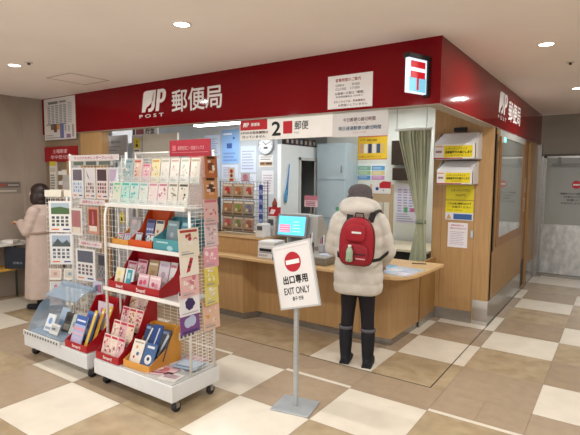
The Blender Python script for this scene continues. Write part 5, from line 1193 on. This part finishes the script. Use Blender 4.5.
for sx in (-1, 1):
    m = MB(); pth = [(sx*.085, -.185, 1.25), (sx*.095, -.12, 1.315), (sx*.115, -.02, 1.338), (sx*.125, .09, 1.29), (sx*.125, .165, 1.2), (sx*.14, .175, 1.1), (sx*.19, .10, 1.02), (sx*.215, -.02, .99), (sx*.17, -.16, .95), (sx*.12, -.2, .94)]
    rows_ = []
    for i, p in enumerate(pth):
        p = Vector(p); d_ = (Vector(pth[min(i+1, 9)])-Vector(pth[max(i-1, 0)])).normalized()
        out = Vector((p.x*.3 if i < 3 else p.x, p.y, (p.z-1.1)*1.5 if i < 4 else 0)).normalized(); wv = d_.cross(out).normalized()*(.024 if i < 6 else .012)
        rows_.append([p+wv+out*.005, p-wv+out*.005, p-wv-out*.005, p+wv-out*.005])
    m.rings(rows_, BLACK, False); m.build('shoulder_strap', bp, 'black shoulder strap')
wb = empty('water_bottle', (-1.80, 3.63, 0), (0, .035, .26), label='pale green drink bottle stuck in the front pocket of the red backpack', cat='bottle')
GB = mat('a8bfa4', .25, alpha=.85)
m = MB(); cx, cy = -.035, -.352
m.rings([[(cx+r_*math.cos(2*PI*j/20), cy+r_*.8*math.sin(2*PI*j/20), z) for j in range(20)] for r_, z in ((.022, .945), (.028, .952), (.028, .98), (.026, .99), (.028, 1.0), (.027, 1.03), (.018, 1.05), (.012, 1.06))], GB); m.build('bottle_body', wb)
m = MB(); m.cyl((cx, cy, 1.06), .013, .016, mat('e8e8e4', .4)); m.build('cap', wb)
m = MB(); m.tube([(cx-.035, -.335, .965), (cx, -.376, .96), (cx+.04, -.335, .965)], .004, BLACK, 6); m.build('pocket_strap', bp)

# --- woman in beige coat at far left
wo = empty('person', (-5.66, 3.0, 0), (0, 0, 2.05), label='person with dark bobbed hair in a long pinkish beige coat at the writing table', cat='person')
B_ = MB(); head(B_, (0, .045, 1.365), SKIN, .98)
limb(B_, [(0, .0, 1.19), (0, .02, 1.28)], [.055, .048], SKIN)
B_.rings([[(rx*math.cos(2*PI*j/24), ry*math.sin(2*PI*j/24), z) for j in range(24)] for z, rx, ry in ((.70, .13, .10), (.80, .15, .115), (.9, .13, .10), (1.0, .12, .095), (1.1, .145, .105), (1.19, .15, .09), (1.235, .09, .06))], SKIN)
for sx in (-1, 1):
    limb(B_, [(sx*.075, 0, .74), (sx*.08, .015, .42), (sx*.085, -.01, .08)], [.08, .05, .034], SKIN)
    limb(B_, [(sx*.085, -.02, .045), (sx*.095, .12, .03)], [.033, .026], SKIN)
    limb(B_, [(sx*.15, 0, 1.17), (sx*.19, .06, .95), (sx*.08, .22, 1.03)], [.048, .038, .026], SKIN)
hand(B_, (-.08, .23, 1.03), (.3, .9, .15), (0, -.1, 1), 1, SKIN, .8, .9)
hand(B_, (.08, .23, 1.03), (-.3, .9, .15), (0, -.1, 1), -1, SKIN, .8, .9)
fuse(B_, 'body', .0055, wo, 3)
eyes((0, .045, 1.365), wo, .98)
BC = tex_mat('beige_coat', 'b8a49a', 'c4b1a6', (1, 1, 1), 12, .85, 5)
C = MB(); rs = []
for i in range(60):
    z = .15+1.10*i/59
    q = (z-.15)/1.1
    rx = .245-.065*q if z < .95 else (.193+.0*(z-.95) if z < 1.14 else .193-(z-1.14)*.95); ry = .20-.055*q if z < .95 else (.155 if z < 1.14 else .155-(z-1.14)*.6)
    rs.append([(rx*math.cos(t)*(1+.03*(1-q)*math.sin(6*t+1)), ry*math.sin(t)*(1+.03*(1-q)*math.sin(5*t)), z) for t in [2*PI*j/40 for j in range(40)]])
C.rings(rs, BC)
def sl(pts, r0, r1):
    P = [Vector(p) for p in pts]; fine = []; fr = []
    for i in range(31):
        t = i/30*2; k = min(1, int(t)); fine.append(P[k].lerp(P[k+1], t-k)); fr.append((r0+(r1-r0)*i/30)*(1+.03*math.sin(i*1.3)))
    C.tube(fine, fr, BC, 18); C.ellipsoid(P[0], (r0,)*3, BC, 14, 9); C.ellipsoid(P[1], ((r0+r1)/2,)*3, BC, 14, 9)
sl([(-.145, 0, 1.165), (-.20, .06, .95), (-.09, .205, 1.03)], .075, .058); sl([(.145, 0, 1.165), (.20, .06, .95), (.09, .205, 1.03)], .075, .058)
for a in range(12):
    t = 2*PI*a/12; C.ellipsoid((.075*math.cos(t), .0+.065*math.sin(t), 1.225), (.035, .035, .028), BC, 10, 8)
fuse(C, 'coat', .010, wo, 3, 'long pinkish beige coat')
m = MB(); m.tube([(.205*math.cos(2*PI*j/32), .168*math.sin(2*PI*j/32), .93+.004*math.sin(j)) for j in range(32)], .014, mat('9c8478', .8), 8, closed=True); m.build('belt', wo)
for sx in (-1, 1):
    F = MB(); limb(F, [(sx*.085, -.012, .26), (sx*.085, -.012, .06)], [.05, .042], BT, 16); limb(F, [(sx*.085, -.02, .04), (sx*.095, .14, .034)], [.038, .032], BT); F.box((sx*.085-.034, -.06, .002), (sx*.085+.034, .14, .03), BT)
    fuse(F, 'boot', .009, wo, 3, 'dark boot')
HR = MB(); cc = Vector((0, .02, 1.385))
for o_, r_ in (((0, -.005, .02), (.094, .108, .098)), ((0, -.03, -.05), (.100, .085, .085)), ((0, -.04, -.11), (.092, .07, .05)), ((-.07, .015, -.06), (.034, .065, .085)), ((.07, .015, -.06), (.034, .065, .085))):
    HR.ellipsoid(cc+Vector(o_), r_, mat('2a1a18', .45), 24, 14)
ho = fuse(HR, 'hair', .009, wo, 2, 'dark brown bobbed hair')
for v in ho.data.vertices:      # keep the face free
    if v.co.y > .085 and v.co.z < 1.42: v.co.y = .085-.0*(v.co.z)


# ------------------------------------------------------------------ world and view
wd = bpy.data.worlds.new('mall_air'); scene.world = wd; wd.use_nodes = True
bg = wd.node_tree.nodes['Background']; bg.inputs[0].default_value = (.98, .985, 1, 1); bg.inputs[1].default_value = .95
scene.view_settings.view_transform = 'Standard'; scene.view_settings.look = 'None'; scene.view_settings.gamma = 1; scene.view_settings.use_curve_mapping = False
scene.view_settings.exposure = 0.17
